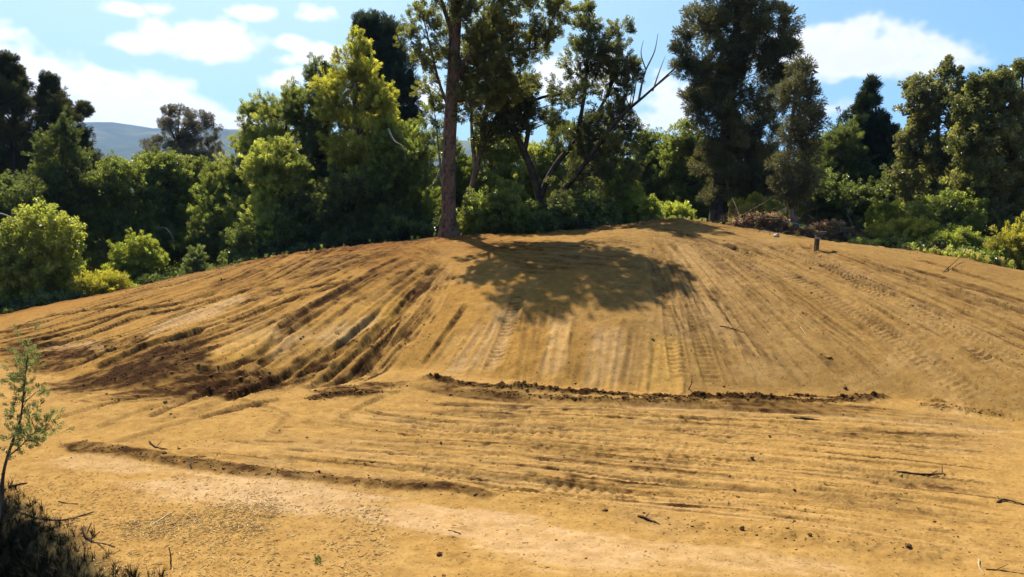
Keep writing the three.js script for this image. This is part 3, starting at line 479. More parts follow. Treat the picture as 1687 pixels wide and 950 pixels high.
plant({ name: 'rounded_bush', label: 'mid green bush between the hill gap and the tall yellow-green tree', cat: 'bush', px: 372, d: 43, kind: 'small', tint: C.mid, tip: C.lime, r: .14, stems: 4, lobes: [[378, 295, 36, 30], [358, 335, 42, 38], [392, 345, 40, 42], [370, 390, 55, 44], [335, 400, 40, 36]] });
plant({ name: 'small_shrub', label: 'small light green shrub at the edge of the soil under the dense green bush', cat: 'shrub', px: 222, py: 430, d: 33, kind: 'small', tint: C.lime, r: .04, stems: 4, size: .8, lobes: [[212, 425, 30, 20], [238, 408, 18, 16], [205, 445, 28, 14], [245, 432, 20, 16]] });
plant({ name: 'small_shrub', label: 'thin pale green seedling at the soil edge, beside a dark hollow', cat: 'shrub', px: 321, py: 432, d: 32, kind: 'small', tint: [.13, .16, .04], r: .03, stems: 2, size: .7, lobes: [[321, 422, 11, 13], [328, 434, 9, 8]] });
plant({ name: 'small_shrub', label: 'low feathery yellow-green clump on the soil edge at left', cat: 'shrub', px: 165, py: 475, d: 30, kind: 'willow', tint: C.yellow, r: .03, stems: 4, size: .8, lobes: [[150, 470, 22, 8], [178, 466, 24, 9]] });
// -- the tall group left of the big trunk
plant({ name: 'leafy_tree', label: 'rounded light green tree at the left end of the tall group', px: 445, d: 43, kind: 'small', tint: C.mid, tip: [.46, .46, .07], r: .22, lobes: [[470, 172, 32, 24], [430, 205, 34, 28], [470, 215, 38, 32], [412, 245, 26, 26], [450, 255, 42, 34], [400, 285, 30, 30], [440, 310, 48, 40], [470, 350, 48, 44], [420, 365, 46, 44]] });
plant({ name: 'leafy_tree', label: 'short bushy tree with sunlit crown before the rounded light green tree', px: 452, d: 38, kind: 'small', tint: C.mid, tip: [.48, .5, .07], r: .14, lobes: [[450, 262, 30, 22], [470, 285, 24, 24], [432, 290, 26, 26], [455, 320, 36, 30], [440, 360, 38, 36], [470, 370, 34, 34]] });
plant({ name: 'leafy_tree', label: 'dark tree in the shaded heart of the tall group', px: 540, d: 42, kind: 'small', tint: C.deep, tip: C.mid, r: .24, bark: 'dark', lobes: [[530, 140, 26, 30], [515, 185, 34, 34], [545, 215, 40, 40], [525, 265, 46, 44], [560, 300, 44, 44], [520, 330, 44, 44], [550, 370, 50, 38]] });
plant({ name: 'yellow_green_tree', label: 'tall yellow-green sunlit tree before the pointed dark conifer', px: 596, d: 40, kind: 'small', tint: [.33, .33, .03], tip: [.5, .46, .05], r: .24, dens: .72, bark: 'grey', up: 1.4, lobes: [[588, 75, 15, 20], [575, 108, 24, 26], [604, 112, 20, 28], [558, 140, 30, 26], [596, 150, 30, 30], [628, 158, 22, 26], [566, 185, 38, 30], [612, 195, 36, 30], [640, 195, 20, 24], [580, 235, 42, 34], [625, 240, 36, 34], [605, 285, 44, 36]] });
plant({ name: 'conifer_tree', label: 'pointed blue-dark conifer behind the yellow-green tree', px: 636, d: 50, kind: 'needle', tint: C.blue, r: .32, bark: 'dark', up: 1.3, lobes: [[612, 40, 20, 16], [600, 58, 14, 14], [632, 62, 24, 20], [620, 92, 40, 24], [645, 110, 32, 26], [655, 140, 36, 28], [630, 150, 46, 32], [660, 175, 30, 22], [645, 215, 46, 40], [650, 265, 46, 50]] });
plant({ name: 'leafy_tree', label: 'leafy green tree with a bleached dead branch, left of the big trunk', px: 660, d: 39, dead: [[[640, 212, -1.6], [650, 232, -2], [662, 240, -2.1], [670, 262, -2]], [[733, 250, -2], [724, 280, -2.2], [716, 300, -2.3], [700, 318, -2.2]]], kind: 'small', tint: C.mid, tip: C.lime, r: .2, bark: 'grey', lobes: [[640, 250, 34, 30], [672, 235, 34, 30], [690, 275, 32, 34], [650, 300, 42, 38], [685, 325, 38, 36], [645, 355, 46, 36], [700, 362, 30, 26]] });
plant({ name: 'dark_bush', label: 'dark bush at the foot of the tall group, left of the big trunk', cat: 'bush', px: 610, d: 38, kind: 'broad', tint: C.deep, tip: C.mid, r: .1, stems: 4, lobes: [[570, 335, 44, 40], [615, 350, 44, 34], [580, 385, 52, 24], [645, 378, 42, 20]] });
plant({ name: 'dark_bush', label: 'deep green bush at the soil edge below the short bushy tree', cat: 'bush', px: 495, d: 38, kind: 'broad', tint: C.deep, tip: C.mid, r: .1, stems: 4, lobes: [[500, 340, 40, 40], [480, 385, 44, 26], [525, 392, 40, 22], [425, 400, 44, 24]] });
// -- the big tree on the crest
plant({ name: 'big_tree', label: 'big bare-trunked tree on the crest, its crown cut by the top edge', px: 740, py: 388, d: 30, kind: 'small', tint: C.olive, tip: [.19, .2, .03], r: .3, dens: .68, per: .9, cl: .85, size: .85, bark: 'brown', lobes: [[690, 20, 26, 24, .8], [672, 60, 18, 22, .6], [700, 95, 22, 20, .5], [735, 15, 40, 36], [755, 75, 42, 38], [790, 30, 44, 40], [815, 90, 44, 38], [845, 45, 38, 34], [880, 65, 34, 20, .7], [905, 30, 30, 22, .6], [840, 130, 34, 26], [790, 130, 36, 36], [770, 170, 26, 28, .7], [725, -40, 50, 34], [790, -50, 56, 38], [850, -20, 44, 32], [700, 130, 16, 22, .4], [905, 5, 40, 24, .7], [815, 55, 44, 40], [850, 95, 38, 30], [770, 115, 34, 36], [825, 160, 30, 26]],
  limbs: [{ name: 'trunk', bark: 'red', r: .28, r1: .19, base: true, pts: [[740, 392], [739, 330], [740, 250], [744, 170], [748, 90], [752, 0], [755, -80]] }, { name: 'limb', r: .07, r1: .02, pts: [[744, 190], [725, 140], [712, 90], [700, 40]] }, { name: 'limb', r: .14, pts: [[745, 140], [775, 90], [800, 40], [820, -20]] }, { name: 'limb', r: .1, pts: [[748, 110], [800, 85], [850, 82], [900, 78]] }, { name: 'limb', r: .1, pts: [[748, 60], [730, 10], [715, -50]] }] });
plant({ name: 'twin_stem_tree', label: 'tree with two reddish stems just right of the big trunk', px: 786, py: 370, d: 33.5, kind: 'small', tint: C.deep, tip: C.olive, r: .2, dens: .8, lobes: [[770, 145, 24, 30, .7], [800, 165, 32, 34], [838, 165, 30, 34], [868, 150, 24, 22], [845, 205, 26, 20, .7], [815, 215, 30, 24], [860, 185, 22, 20]],
  limbs: [{ name: 'trunk', bark: 'red', r: .15, r1: .08, base: true, pts: [[772, 372], [776, 320], [788, 265], [797, 210], [806, 150]] }, { name: 'trunk', bark: 'grey', r: .12, r1: .06, base: true, pts: [[766, 372], [770, 325], [782, 290], [778, 230], [776, 170]] }, { name: 'limb', bark: 'red', r: .07, pts: [[790, 260], [812, 200], [836, 160]] }] });
plant({ name: 'slender_tree', label: 'thin sparse sapling leaning by the left side of the big trunk', cat: 'tree', px: 728, py: 380, d: 32, kind: 'small', tint: C.mid, r: .06, dens: .45, per: .6, bark: 'grey', lobes: [[715, 190, 14, 22], [722, 230, 16, 24], [712, 165, 10, 14]], limbs: [{ name: 'trunk', bark: 'grey', r: .05, r1: .015, base: true, pts: [[735, 385], [728, 300], [722, 240], [714, 165]] }] });
// -- the many-limbed tree
plant({ name: 'many_limbed_tree', label: 'dark forked tree with sprawling crooked limbs and bare twigs on its right', px: 892, py: 372, d: 34, kind: 'small', tint: [.07, .085, .018], tip: [.2, .2, .045], r: .2, bark: 'dark', dens: .47, cl: .82, lobes: [[968, 28, 18, 18], [955, 58, 24, 22], [985, 72, 26, 24], [1015, 55, 20, 24], [1022, 95, 26, 26], [955, 105, 28, 26], [990, 130, 34, 28], [1030, 140, 22, 26, .8], [940, 160, 34, 30], [985, 185, 38, 34], [1020, 200, 34, 30], [915, 200, 24, 22, .6], [950, 225, 34, 30, .8], [1000, 240, 44, 36], [975, 280, 38, 32, .8], [1015, 290, 36, 32], [925, 300, 24, 24, .6], [945, 335, 40, 26], [985, 335, 44, 28], [850, 175, 20, 12, .5]],
  limbs: [{ name: 'trunk', r: .2, r1: .15, base: true, pts: [[892, 378], [890, 345], [886, 310]] }, { name: 'limb', r: .16, r1: .1, pts: [[886, 312], [872, 270, -.2], [852, 225, -.4], [838, 190, -.5], [826, 168, -.5]] }, { name: 'limb', r: .11, r1: .05, pts: [[864, 250, -.3], [870, 215, -.4], [866, 178, -.4], [888, 162, -.3], [925, 155, 0]] }, { name: 'limb', r: .15, r1: .05, pts: [[888, 330], [910, 280, .2], [945, 235, .4], [985, 185, .5], [1012, 130, .6]] }, { name: 'limb', r: .13, r1: .03, pts: [[896, 345], [940, 300, -.3], [985, 240, -.5], [1025, 190, -.6], [1065, 155, -.6], [1112, 112, -.5]] }, { name: 'limb', r: .1, r1: .03, pts: [[950, 228, .4], [962, 160, .4], [968, 90, .4], [970, 30, .4]] }, { name: 'limb', r: .08, r1: .02, pts: [[1000, 160, .5], [1015, 110, .5], [1018, 50, .5]] },
    { name: 'bare_branch', r: .05, r1: .008, bark: 'grey', pts: [[1052, 165, -.6], [1062, 120, -.6], [1078, 85, -.7], [1084, 55, -.7]] }, { name: 'bare_branch', r: .035, r1: .006, bark: 'grey', pts: [[1075, 150, -.6], [1086, 118, -.6], [1096, 92, -.7]] }, { name: 'bare_branch', r: .035, r1: .006, bark: 'grey', pts: [[1040, 180, -.6], [1048, 130, -.6], [1044, 90, -.6]] }, { name: 'bare_branch', r: .03, r1: .006, bark: 'grey', pts: [[1064, 115, -.6], [1056, 88, -.6], [1060, 66, -.6]] }, { name: 'bare_branch', r: .03, r1: .006, bark: 'grey', pts: [[1085, 138, -.6], [1108, 122, -.5], [1116, 128, -.5]] }] });
// -- under and behind the middle trees
plant({ name: 'leafy_shrub', label: 'fresh green leafy shrub at the foot of the big trunk, on its right', cat: 'shrub', px: 815, py: 388, d: 31, kind: 'broad', tint: C.mid, tip: C.lime, r: .07, stems: 6, size: .8, lobes: [[790, 340, 26, 24], [825, 330, 30, 26], [805, 368, 36, 20], [848, 358, 26, 24], [840, 378, 32, 12], [785, 378, 22, 12]] });
plant({ name: 'dark_bush', label: 'low dark bush at the foot of the forked tree', cat: 'shrub', px: 905, py: 384, d: 32, kind: 'broad', tint: C.deep, tip: C.mid, r: .06, stems: 5, lobes: [[890, 362, 32, 20], [925, 368, 32, 14], [955, 355, 34, 22], [985, 352, 28, 18]] });
plant({ name: 'leafy_tree', label: 'yellow-green tree seen between the big trunk and the forked tree', px: 832, d: 44, kind: 'broad', tint: C.lime, tip: [.42, .4, .05], r: .16, stems: 2, lobes: [[820, 240, 32, 26], [850, 265, 36, 32], [810, 285, 36, 34], [845, 315, 40, 34], [790, 325, 36, 34], [870, 320, 32, 34]] });
plant({ name: 'leafy_tree', label: 'green bushy tree behind the big trunk', px: 745, d: 43, kind: 'small', tint: C.mid, r: .16, stems: 2, lobes: [[735, 270, 34, 32], [765, 300, 34, 34], [725, 320, 36, 36], [760, 350, 40, 30]] });
plant({ name: 'leafy_tree', label: 'deep green tree behind the forked tree', px: 945, d: 44, kind: 'broad', tint: C.mid, tip: C.lime, r: .18, stems: 2, lobes: [[930, 245, 38, 34], [975, 260, 40, 36], [920, 300, 44, 38], [980, 315, 46, 38]] });
plant({ name: 'leafy_shrub', label: 'yellow-green shrub on the crest, right of the forked tree', cat: 'shrub', px: 1032, py: 372, d: 34, kind: 'broad', tint: C.lime, r: .06, stems: 5, size: .85, lobes: [[1020, 320, 26, 26], [1045, 335, 26, 24], [1025, 352, 36, 16], [1065, 350, 22, 14]] });
plant({ name: 'leafy_tree', label: 'rounded light green tree in the dip left of the broad dark conifer', px: 1080, d: 48, kind: 'broad', tint: C.mid, tip: [.14, .17, .025], r: .16, stems: 3, lobes: [[1075, 245, 30, 22], [1050, 270, 34, 28], [1095, 272, 34, 28], [1070, 305, 44, 34], [1105, 320, 38, 32], [1050, 335, 38, 26]] });
plant({ name: 'leafy_tree', label: 'green tree tucked against the left side of the broad dark conifer', px: 1140, d: 46, kind: 'broad', tint: C.mid, tip: C.lime, r: .16, stems: 3, lobes: [[1140, 228, 24, 24], [1125, 262, 28, 28], [1150, 285, 32, 34], [1135, 325, 38, 30]] });
// -- right of the middle
plant({ name: 'broad_conifer', label: 'broad dark lumpy conifer, the largest tree on the right, cut by the top edge', px: 1186, py: 356, d: 40, kind: 'scale', tint: C.pine, tip: [.19, .17, .055], r: .34, bark: 'dark', dens: .46, cl: .85, per: .9, lobes: [[1124, 112, 13, 12, .7], [1126, 72, 12, 11, .7], [1296, 78, 12, 16, .7], [1290, 130, 12, 14, .7], [1138, 165, 14, 12, .7], [1215, -60, 60, 36], [1190, -5, 40, 36], [1245, -5, 46, 36], [1160, 45, 38, 30], [1205, 50, 44, 36], [1255, 50, 40, 36], [1278, 30, 22, 28], [1145, 92, 28, 26], [1190, 100, 46, 36], [1240, 105, 46, 36], [1275, 95, 22, 30], [1155, 138, 36, 26], [1205, 150, 48, 36], [1258, 155, 34, 36], [1172, 185, 36, 28], [1225, 195, 50, 36], [1195, 230, 46, 36], [1245, 240, 46, 40], [1180, 270, 30, 34], [1225, 280, 54, 40], [1270, 290, 40, 40], [1200, 315, 34, 26], [1250, 325, 48, 22]],
  limbs: [{ name: 'trunk', r: .36, r1: .12, base: true, pts: [[1184, 358], [1185, 300], [1195, 220], [1208, 130], [1215, 30], [1218, -60]] }] });
plant({ name: 'slender_tree', label: 'slim grey-green tree with a leaning stem beside the broad dark conifer', px: 1304, py: 376, d: 32, kind: 'scale', tint: C.grey, tip: [.17, .16, .06], r: .12, bark: 'grey', dens: .42, cl: .85, per: .85, lobes: [[1318, 120, 15, 14], [1330, 142, 13, 11, .7], [1306, 150, 20, 20], [1316, 185, 24, 22], [1340, 172, 10, 20, .5], [1334, 205, 20, 20, .7], [1312, 225, 24, 24], [1328, 245, 26, 22], [1308, 270, 28, 26], [1322, 290, 26, 20], [1300, 312, 28, 16, .8]], limbs: [{ name: 'trunk', bark: 'grey', r: .13, r1: .05, base: true, pts: [[1309, 372], [1302, 335], [1294, 300], [1300, 240], [1308, 170], [1312, 120]] }] });
plant({ name: 'conifer_tree', label: 'young pointed conifer between the broad conifer and the right edge trees', px: 1438, d: 45, kind: 'needle', tint: [.03, .044, .018], r: .2, bark: 'dark', up: 1.2, lobes: [[1434, 140, 3, 8], [1433, 153, 6, 12], [1431, 172, 13, 14], [1430, 196, 22, 18], [1412, 222, 24, 20], [1446, 222, 26, 22], [1425, 255, 42, 28], [1460, 258, 26, 26], [1440, 298, 56, 34], [1430, 330, 52, 26], [1400, 300, 30, 26], [1478, 300, 26, 26]] });
plant({ name: 'leafy_tree', label: 'dark green tree against the left side of the young pointed conifer', px: 1385, d: 43, kind: 'small', tint: C.deep, tip: C.mid, r: .16, stems: 2, lobes: [[1392, 232, 24, 22], [1375, 262, 34, 28], [1400, 285, 34, 34], [1365, 305, 36, 34], [1395, 330, 42, 26]] });
plant({ name: 'leafy_tree', label: 'soft green tree glimpsed behind the slim grey-green tree', px: 1345, d: 48, kind: 'broad', tint: C.mid, r: .14, stems: 2, lobes: [[1350, 255, 22, 22], [1345, 285, 30, 28], [1340, 320, 34, 26]] });
plant({ name: 'leafy_tree', label: 'sunlit leafy tree with ragged top and leaning stem, left of the rightmost tree', px: 1575, py: 400, d: 37, kind: 'broad', tint: [.08, .09, .024], tip: [.30, .28, .06], r: .18, bark: 'grey', dens: .62, cl: .85, lobes: [[1510, 140, 18, 20, .7], [1570, 118, 14, 16, .6], [1535, 155, 30, 24], [1568, 150, 26, 26], [1512, 180, 24, 26], [1550, 190, 36, 28], [1590, 185, 24, 26], [1525, 225, 30, 30], [1565, 235, 34, 30], [1500, 245, 20, 28, .7], [1520, 275, 34, 30], [1555, 285, 30, 28], [1510, 315, 30, 28]], limbs: [{ name: 'trunk', bark: 'grey', r: .17, r1: .06, base: true, pts: [[1590, 390], [1572, 330], [1552, 290], [1545, 230], [1548, 160]] }] });
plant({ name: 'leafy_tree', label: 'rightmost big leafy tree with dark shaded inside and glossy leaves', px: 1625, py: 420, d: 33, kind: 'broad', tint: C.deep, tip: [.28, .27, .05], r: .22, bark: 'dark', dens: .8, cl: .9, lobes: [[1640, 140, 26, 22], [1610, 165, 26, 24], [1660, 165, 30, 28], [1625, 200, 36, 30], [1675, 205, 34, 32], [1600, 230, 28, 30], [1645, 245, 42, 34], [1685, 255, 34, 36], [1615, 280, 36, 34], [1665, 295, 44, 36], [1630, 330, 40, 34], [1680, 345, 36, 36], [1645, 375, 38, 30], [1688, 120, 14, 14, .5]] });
plant({ name: 'leafy_tree', label: 'dark tree beyond the right edge of the view', px: 1740, py: 430, d: 34, kind: 'broad', tint: C.deep, tip: C.mid, r: .2, lobes: [[1730, 170, 40, 40], [1720, 250, 50, 50], [1735, 330, 55, 50], [1725, 390, 45, 40]] });
plant({ name: 'leafy_shrub', label: 'round bright green shrub in front of the young pointed conifer', cat: 'shrub', px: 1458, py: 372, d: 35, kind: 'broad', tint: C.lime, r: .06, stems: 4, size: .8, lobes: [[1455, 352, 22, 16], [1470, 368, 22, 12]] });
plant({ name: 'leafy_shrub', label: 'tall fresh green shrub under the leaning stem at right', cat: 'shrub', px: 1552, py: 395, d: 32, kind: 'broad', tint: C.lime, tip: [.15, .19, .03], r: .06, stems: 6, size: .8, lobes: [[1535, 352, 24, 20], [1562, 340, 22, 22], [1575, 368, 28, 20], [1545, 378, 32, 18], [1600, 350, 18, 20]] });
plant({ name: 'leafy_shrub', label: 'low sunny yellow-green shrub on the soil edge below the round bright shrub', cat: 'shrub', px: 1488, py: 398, d: 31.5, kind: 'small', tint: C.yellow, r: .04, stems: 6, lobes: [[1470, 388, 30, 13], [1505, 386, 28, 14], [1530, 396, 22, 10], [1450, 396, 20, 9]] });
plant({ name: 'leafy_shrub', label: 'mixed green shrub at the soil edge before the rightmost big tree', cat: 'shrub', px: 1595, py: 412, d: 30, kind: 'small', tint: C.lime, r: .04, stems: 6, lobes: [[1580, 398, 26, 14], [1610, 404, 24, 11], [1560, 402, 18, 9]] });
plant({ name: 'leafy_shrub', label: 'yellowish shrub at the right edge of the bare ground', cat: 'shrub', px: 1668, py: 430, d: 28.5, kind: 'small', tint: C.yellow, r: .04, stems: 6, lobes: [[1665, 405, 22, 20], [1685, 418, 22, 20], [1700, 400, 20, 30]] });
plant({ name: 'leafy_shrub', label: 'yellow-green shrub above the brush pile, under the broad dark conifer', cat: 'shrub', px: 1242, py: 365, d: 36.5, kind: 'broad', tint: C.yellow, r: .05, stems: 5, size: .8, lobes: [[1228, 344, 16, 10], [1245, 338, 14, 12], [1262, 348, 18, 10], [1240, 358, 34, 9]] });
plant({ name: 'leafy_shrub', label: 'pale green low shrub on the crest before the dip', cat: 'shrub', px: 1080, py: 365, d: 35, kind: 'small', tint: C.lime, r: .04, stems: 5, lobes: [[1085, 352, 24, 9], [1115, 354, 24, 7]] });
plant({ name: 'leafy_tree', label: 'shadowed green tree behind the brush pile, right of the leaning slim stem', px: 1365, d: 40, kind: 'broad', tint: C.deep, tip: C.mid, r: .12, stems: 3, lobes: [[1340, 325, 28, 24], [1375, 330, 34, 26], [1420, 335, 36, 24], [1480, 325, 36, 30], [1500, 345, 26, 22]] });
plant({ name: 'leafy_tree', label: 'dark green thicket tree between the ragged and the pointed trees on the right', px: 1490, d: 44, kind: 'broad', tint: C.deep, tip: C.mid, r: .14, stems: 3, lobes: [[1485, 250, 22, 28], [1490, 295, 34, 34], [1530, 320, 36, 30], [1590, 330, 40, 34], [1590, 290, 36, 34]] });
// ------------------------------------------------------------------ masses nobody could count
function scatter(name, label, category, geo, mat, list) {          // list: [x, y, z, tilt direction, turn, size, [r, g, b]]
  const m = shadow(new THREE.InstancedMesh(geo, mat, list.length)), q = new THREE.Quaternion(), M = new THREE.Matrix4(), c = new THREE.Color();
  m.name = name; m.userData = { label, category, kind: 'stuff' };
  list.forEach(([x, y, z, dir, turn, s, k], i) => { q.setFromUnitVectors(UP, dir).multiply(new THREE.Quaternion().setFromAxisAngle(UP, turn)); m.setMatrixAt(i, M.compose(V(x, y, z), q, Array.isArray(s) ? V(...s) : V(s, s, s))); m.setColorAt(i, c.setRGB(...k)); });
  scene.add(m); return m;
}
{ // far wood behind the trees
  const R = rng(901), L = [];
  for (let i = 0; i < 420; i++) {
    const d = 54 + 34 * R(), px = -500 + 2700 * R(), x = at(px, 340, d).x, g = H(x, -d), top = at(px, 300 + 40 * R() + (px > 120 && px < 250 ? 12 : 0), d).y, h = Math.max(1.5, top - g), w = 1.4 + 1.6 * R(), k = .5 + .8 * R();
    for (let j = 0; j < 34; j++) { const y = Math.pow(R(), .6), a = R() * 6.283, r = w * Math.sqrt(Math.max(0, 1 - (y * 2 - .9) ** 2)) * Math.sqrt(R()); L.push([x + Math.cos(a) * r, g + y * h, -d + Math.sin(a) * r, V(Math.cos(a), 1.2, Math.sin(a)).normalize(), R() * 6, 1.1 + .8 * R(), [.075 * k, .1 * k, .018 * k]]); }
  }
  scatter('woodland', 'far green wood filling the gaps between the tree trunks', 'woodland', KIND.broad.geo, KIND.broad.mat, L);
}
{ // undergrowth beneath the trees and weeds along the edge of the soil
  const R = rng(902), L = [], W = [];
  for (let i = 0; i < 620; i++) {
    const px = -260 + 2250 * R(), t = R(), x0 = (px - CX) / F * 33, dc = crestD(x0), gap = px > 1180 && px < 1450 ? 8 : px > 1030 && px <= 1180 ? 5 : 2.2, d = dc + gap + 12 * t, x = (px - CX) / F * d, g = H(x, -d), h = (.2 + .8 * R()) * (px > 330 && px < 730 ? .1 + t * .9 : .35 + t), k = .6 + .7 * R(), lime = R() < .25 ? 1 : 0;
    if (soilMask(x, -d) > .2 || fbm(x * .35, d * .35, 3, 29) < -.05 || (px > 330 && px < 735 && d < dc + 6.5)) continue;
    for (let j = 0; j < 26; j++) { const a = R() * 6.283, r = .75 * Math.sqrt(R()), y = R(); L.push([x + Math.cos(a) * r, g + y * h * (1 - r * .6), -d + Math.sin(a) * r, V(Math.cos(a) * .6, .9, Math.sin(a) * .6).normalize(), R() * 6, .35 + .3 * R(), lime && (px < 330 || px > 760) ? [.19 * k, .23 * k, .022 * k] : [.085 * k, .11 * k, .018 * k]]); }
  }
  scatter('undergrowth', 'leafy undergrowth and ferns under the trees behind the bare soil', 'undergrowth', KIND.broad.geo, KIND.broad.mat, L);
  for (let i = 0; i < 15000; i++) {
    const px = -120 + 2000 * R(), x0 = (px - CX) / F * 31, dc = crestD(x0), gap = px > 1030 && px < 1440, d = dc - .5 + (gap ? 6 : 4) * R(), x = (px - CX) / F * d, m = soilMask(x, -d);
    if (R() < m * 1.02 || fbm(x * .8, d * .8, 3, 33) < -.14 || (px > 480 && px < 1010 && R() < .85) || (px > 330 && px < 740 && d > dc + 1.6)) continue;
    const k = .6 + .8 * R(), dry = R() < (px > 1000 ? .35 : .15);
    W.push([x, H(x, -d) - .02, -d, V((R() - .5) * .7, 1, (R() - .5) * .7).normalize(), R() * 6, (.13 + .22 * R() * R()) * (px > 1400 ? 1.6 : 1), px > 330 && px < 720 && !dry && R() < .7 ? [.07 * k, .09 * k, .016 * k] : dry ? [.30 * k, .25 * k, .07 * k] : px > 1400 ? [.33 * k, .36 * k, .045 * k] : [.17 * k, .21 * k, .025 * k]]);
  }
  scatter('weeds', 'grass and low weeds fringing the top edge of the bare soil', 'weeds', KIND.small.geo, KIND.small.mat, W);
}
const grassMat = leafMat({ coat: 0, more: { transmission: .15, roughness: .9, specularIntensity: .2 } });
{ // the dark grassy drop at the near left
  const R = rng(903), L = [], geo = tuft(14, 8, .022, .5);
  for (let i = 0; i < 60000 && L.length < 9000; i++) {
    const x = -9 + 7 * R(), z = -12.6 + 6.8 * R(), e = pastEdge(x, z); if (e < -.32 || e > 3 || (e < -.05 && R() < .6)) continue;
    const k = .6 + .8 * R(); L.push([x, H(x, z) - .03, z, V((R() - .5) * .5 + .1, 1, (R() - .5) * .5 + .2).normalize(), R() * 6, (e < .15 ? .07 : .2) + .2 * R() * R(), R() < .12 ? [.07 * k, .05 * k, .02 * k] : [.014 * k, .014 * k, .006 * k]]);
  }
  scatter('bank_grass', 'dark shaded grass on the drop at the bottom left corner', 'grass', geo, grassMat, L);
  const S = [];
  for (let i = 0; i < 900; i++) { const p = [-1 + 8 * R(), -9.4 + 1.4 * R()], q = ground(520 + 260 * R() * R(), 880 + 66 * R()); if (fbm(q[0] * 1.5, q[1] * 1.5, 3, 12) < .05) continue; S.push([q[0], H(q[0], q[1]) - .005, q[1], UP, R() * 6, .02 + .03 * R(), [.14, .16, .03]]); }
  scatter('grass_sprouts', 'few small green grass sprouts on the pale soil at the bottom edge', 'grass', tuft(7, 9, .08, .9), grassMat, S);
}
function lump(seed, flat = .7) {                                   // an uneven clod or stone
  const g = new THREE.IcosahedronGeometry(1, 1), p = g.attributes.position;
  for (let i = 0; i < p.count; i++) { const v = V(p.getX(i), p.getY(i), p.getZ(i)), k = 1 + .34 * vn(v.x * 1.6 + seed, v.y * 1.6 + v.z * 2.3, seed) + .14 * vn(v.x * 4 + seed, v.z * 4 - v.y * 3, seed + 1); p.setXYZ(i, v.x * k, v.y * k * flat, v.z * k); }
  g.computeVertexNormals(); return g;
}
const earthMat = new THREE.MeshPhysicalMaterial({ color: 0xffffff, map: soilTint, roughness: 1, specularIntensity: .05 });
{ // clods of soil: thick in the spoil ridges and the dark patches, thin elsewhere
  const R = rng(904), L = [];
  for (let i = 0; i < 900000 && L.length < 30000; i++) {
    const d = 8 + 24 * R(), x = (R() * 2 - 1) * .72 * d, z = -d, m = sample(rough, x, z), dk = sample(dark, x, z); if (d > crestD(x) + .5 || soilMask(x, z) < .5) continue;
    const n = fbm(x * .9, z * .9, 3, 44), p = .0012 + .010 * sstep(.15, .5, n) + .16 * m * m + .03 * dk * dk; if (R() > p) continue;
    const big = R() < .06 ? 2 : 1, s = (.006 + .011 * R() * R() + .014 * m * R()) * big * (d > 16 ? 1.25 : 1), mix = clamp(dk * 1.0 + .3 * R() - .12), k = .75 + .4 * R();
    L.push([x, H(x, z) + s * .25, z, V((R() - .5) * .8, 1, (R() - .5) * .8).normalize(), R() * 6, [s * (.8 + .6 * R()), s, s * (.8 + .6 * R())], [lerp(.24, .06, mix) * k, lerp(.145, .028, mix) * k, lerp(.045, .009, mix) * k]]);
  }
  scatter('soil_clods', 'loose clods of earth strewn over the bare soil and its ridges', 'clods', lump(3), earthMat, L);
}
{ // wood chips and bark litter in the near left
  const R = rng(905), L = [], g = new THREE.BoxGeometry(1, .16, .34, 2, 1, 1), p = g.attributes.position; for (let i = 0; i < p.count; i++) p.setY(i, p.getY(i) + .12 * (p.getX(i) ** 2) + .03 * Math.sin(i)); g.computeVertexNormals();
  for (let i = 0; i < 60000 && L.length < 7500; i++) {
    const px = 20 + 620 * R() * (R() < .12 ? 1.9 : 1), py = 770 + 185 * R(), q = ground(px, py); if (pastEdge(q[0], q[1]) > -.1) continue;
    const n = fbm(q[0] * 1.1, q[1] * 1.3, 3, 66); if (R() > (.12 + .5 * sstep(-.05, .45, n)) * (px < 460 ? 1 : .3) * sstep(770, 850, py + px * .05)) continue;
    const s0 = .012 + .04 * R() * R(), s = [s0 * 1.5, s0 * .5, s0 * .6], k = .6 + .7 * R(), pale2 = R() < .55;
    L.push([q[0], H(q[0], q[1]) + .006, q[1], V((R() - .5) * .5, 1, (R() - .5) * .5).normalize(), R() * 6, s, pale2 ? [.30 * k, .21 * k, .085 * k] : [.16 * k, .09 * k, .035 * k]]);
  }
  scatter('wood_chips', 'scattered wood chips and bark bits on the soil at the lower left', 'wood chips', g, new THREE.MeshPhysicalMaterial({ roughness: .95, specularIntensity: .2 }), L);
}

{ // leaf litter and root scraps along the crest under the trees
  const R = rng(906), L = [], g = new THREE.BoxGeometry(1, .12, .3, 2, 1, 1), p = g.attributes.position; for (let i = 0; i < p.count; i++) p.setY(i, p.getY(i) + .3 * (p.getX(i) ** 2)); g.computeVertexNormals();
  for (let i = 0; i < 40000 && L.length < 4200; i++) {
    const px = 250 + 1250 * R(), x0 = (px - CX) / F * 30, d = crestD(x0) - 2.2 + 4 * Math.sqrt(R()), x = (px - CX) / F * d; if (fbm(x * .9, d * .9, 3, 52) < .02 - .12 * sstep(250, 0, Math.abs(px - 760))) continue;
    const s = .03 + .07 * R() * R(), k = .6 + .8 * R(), q = R(); L.push([x, H(x, -d) + .012, -d, V((R() - .5) * 1.2, 1, (R() - .5) * 1.2).normalize(), R() * 6, [s * 1.6, s * .6, s * .7], q < .5 ? [.11 * k, .055 * k, .022 * k] : q < .8 ? [.2 * k, .12 * k, .05 * k] : [.05 * k, .03 * k, .015 * k]]);
  }
  scatter('leaf_litter', 'brown leaf litter and root scraps along the crest under the trees', 'leaf litter', g, new THREE.MeshPhysicalMaterial({ roughness: .95, specularIntensity: .15 }), L);
}

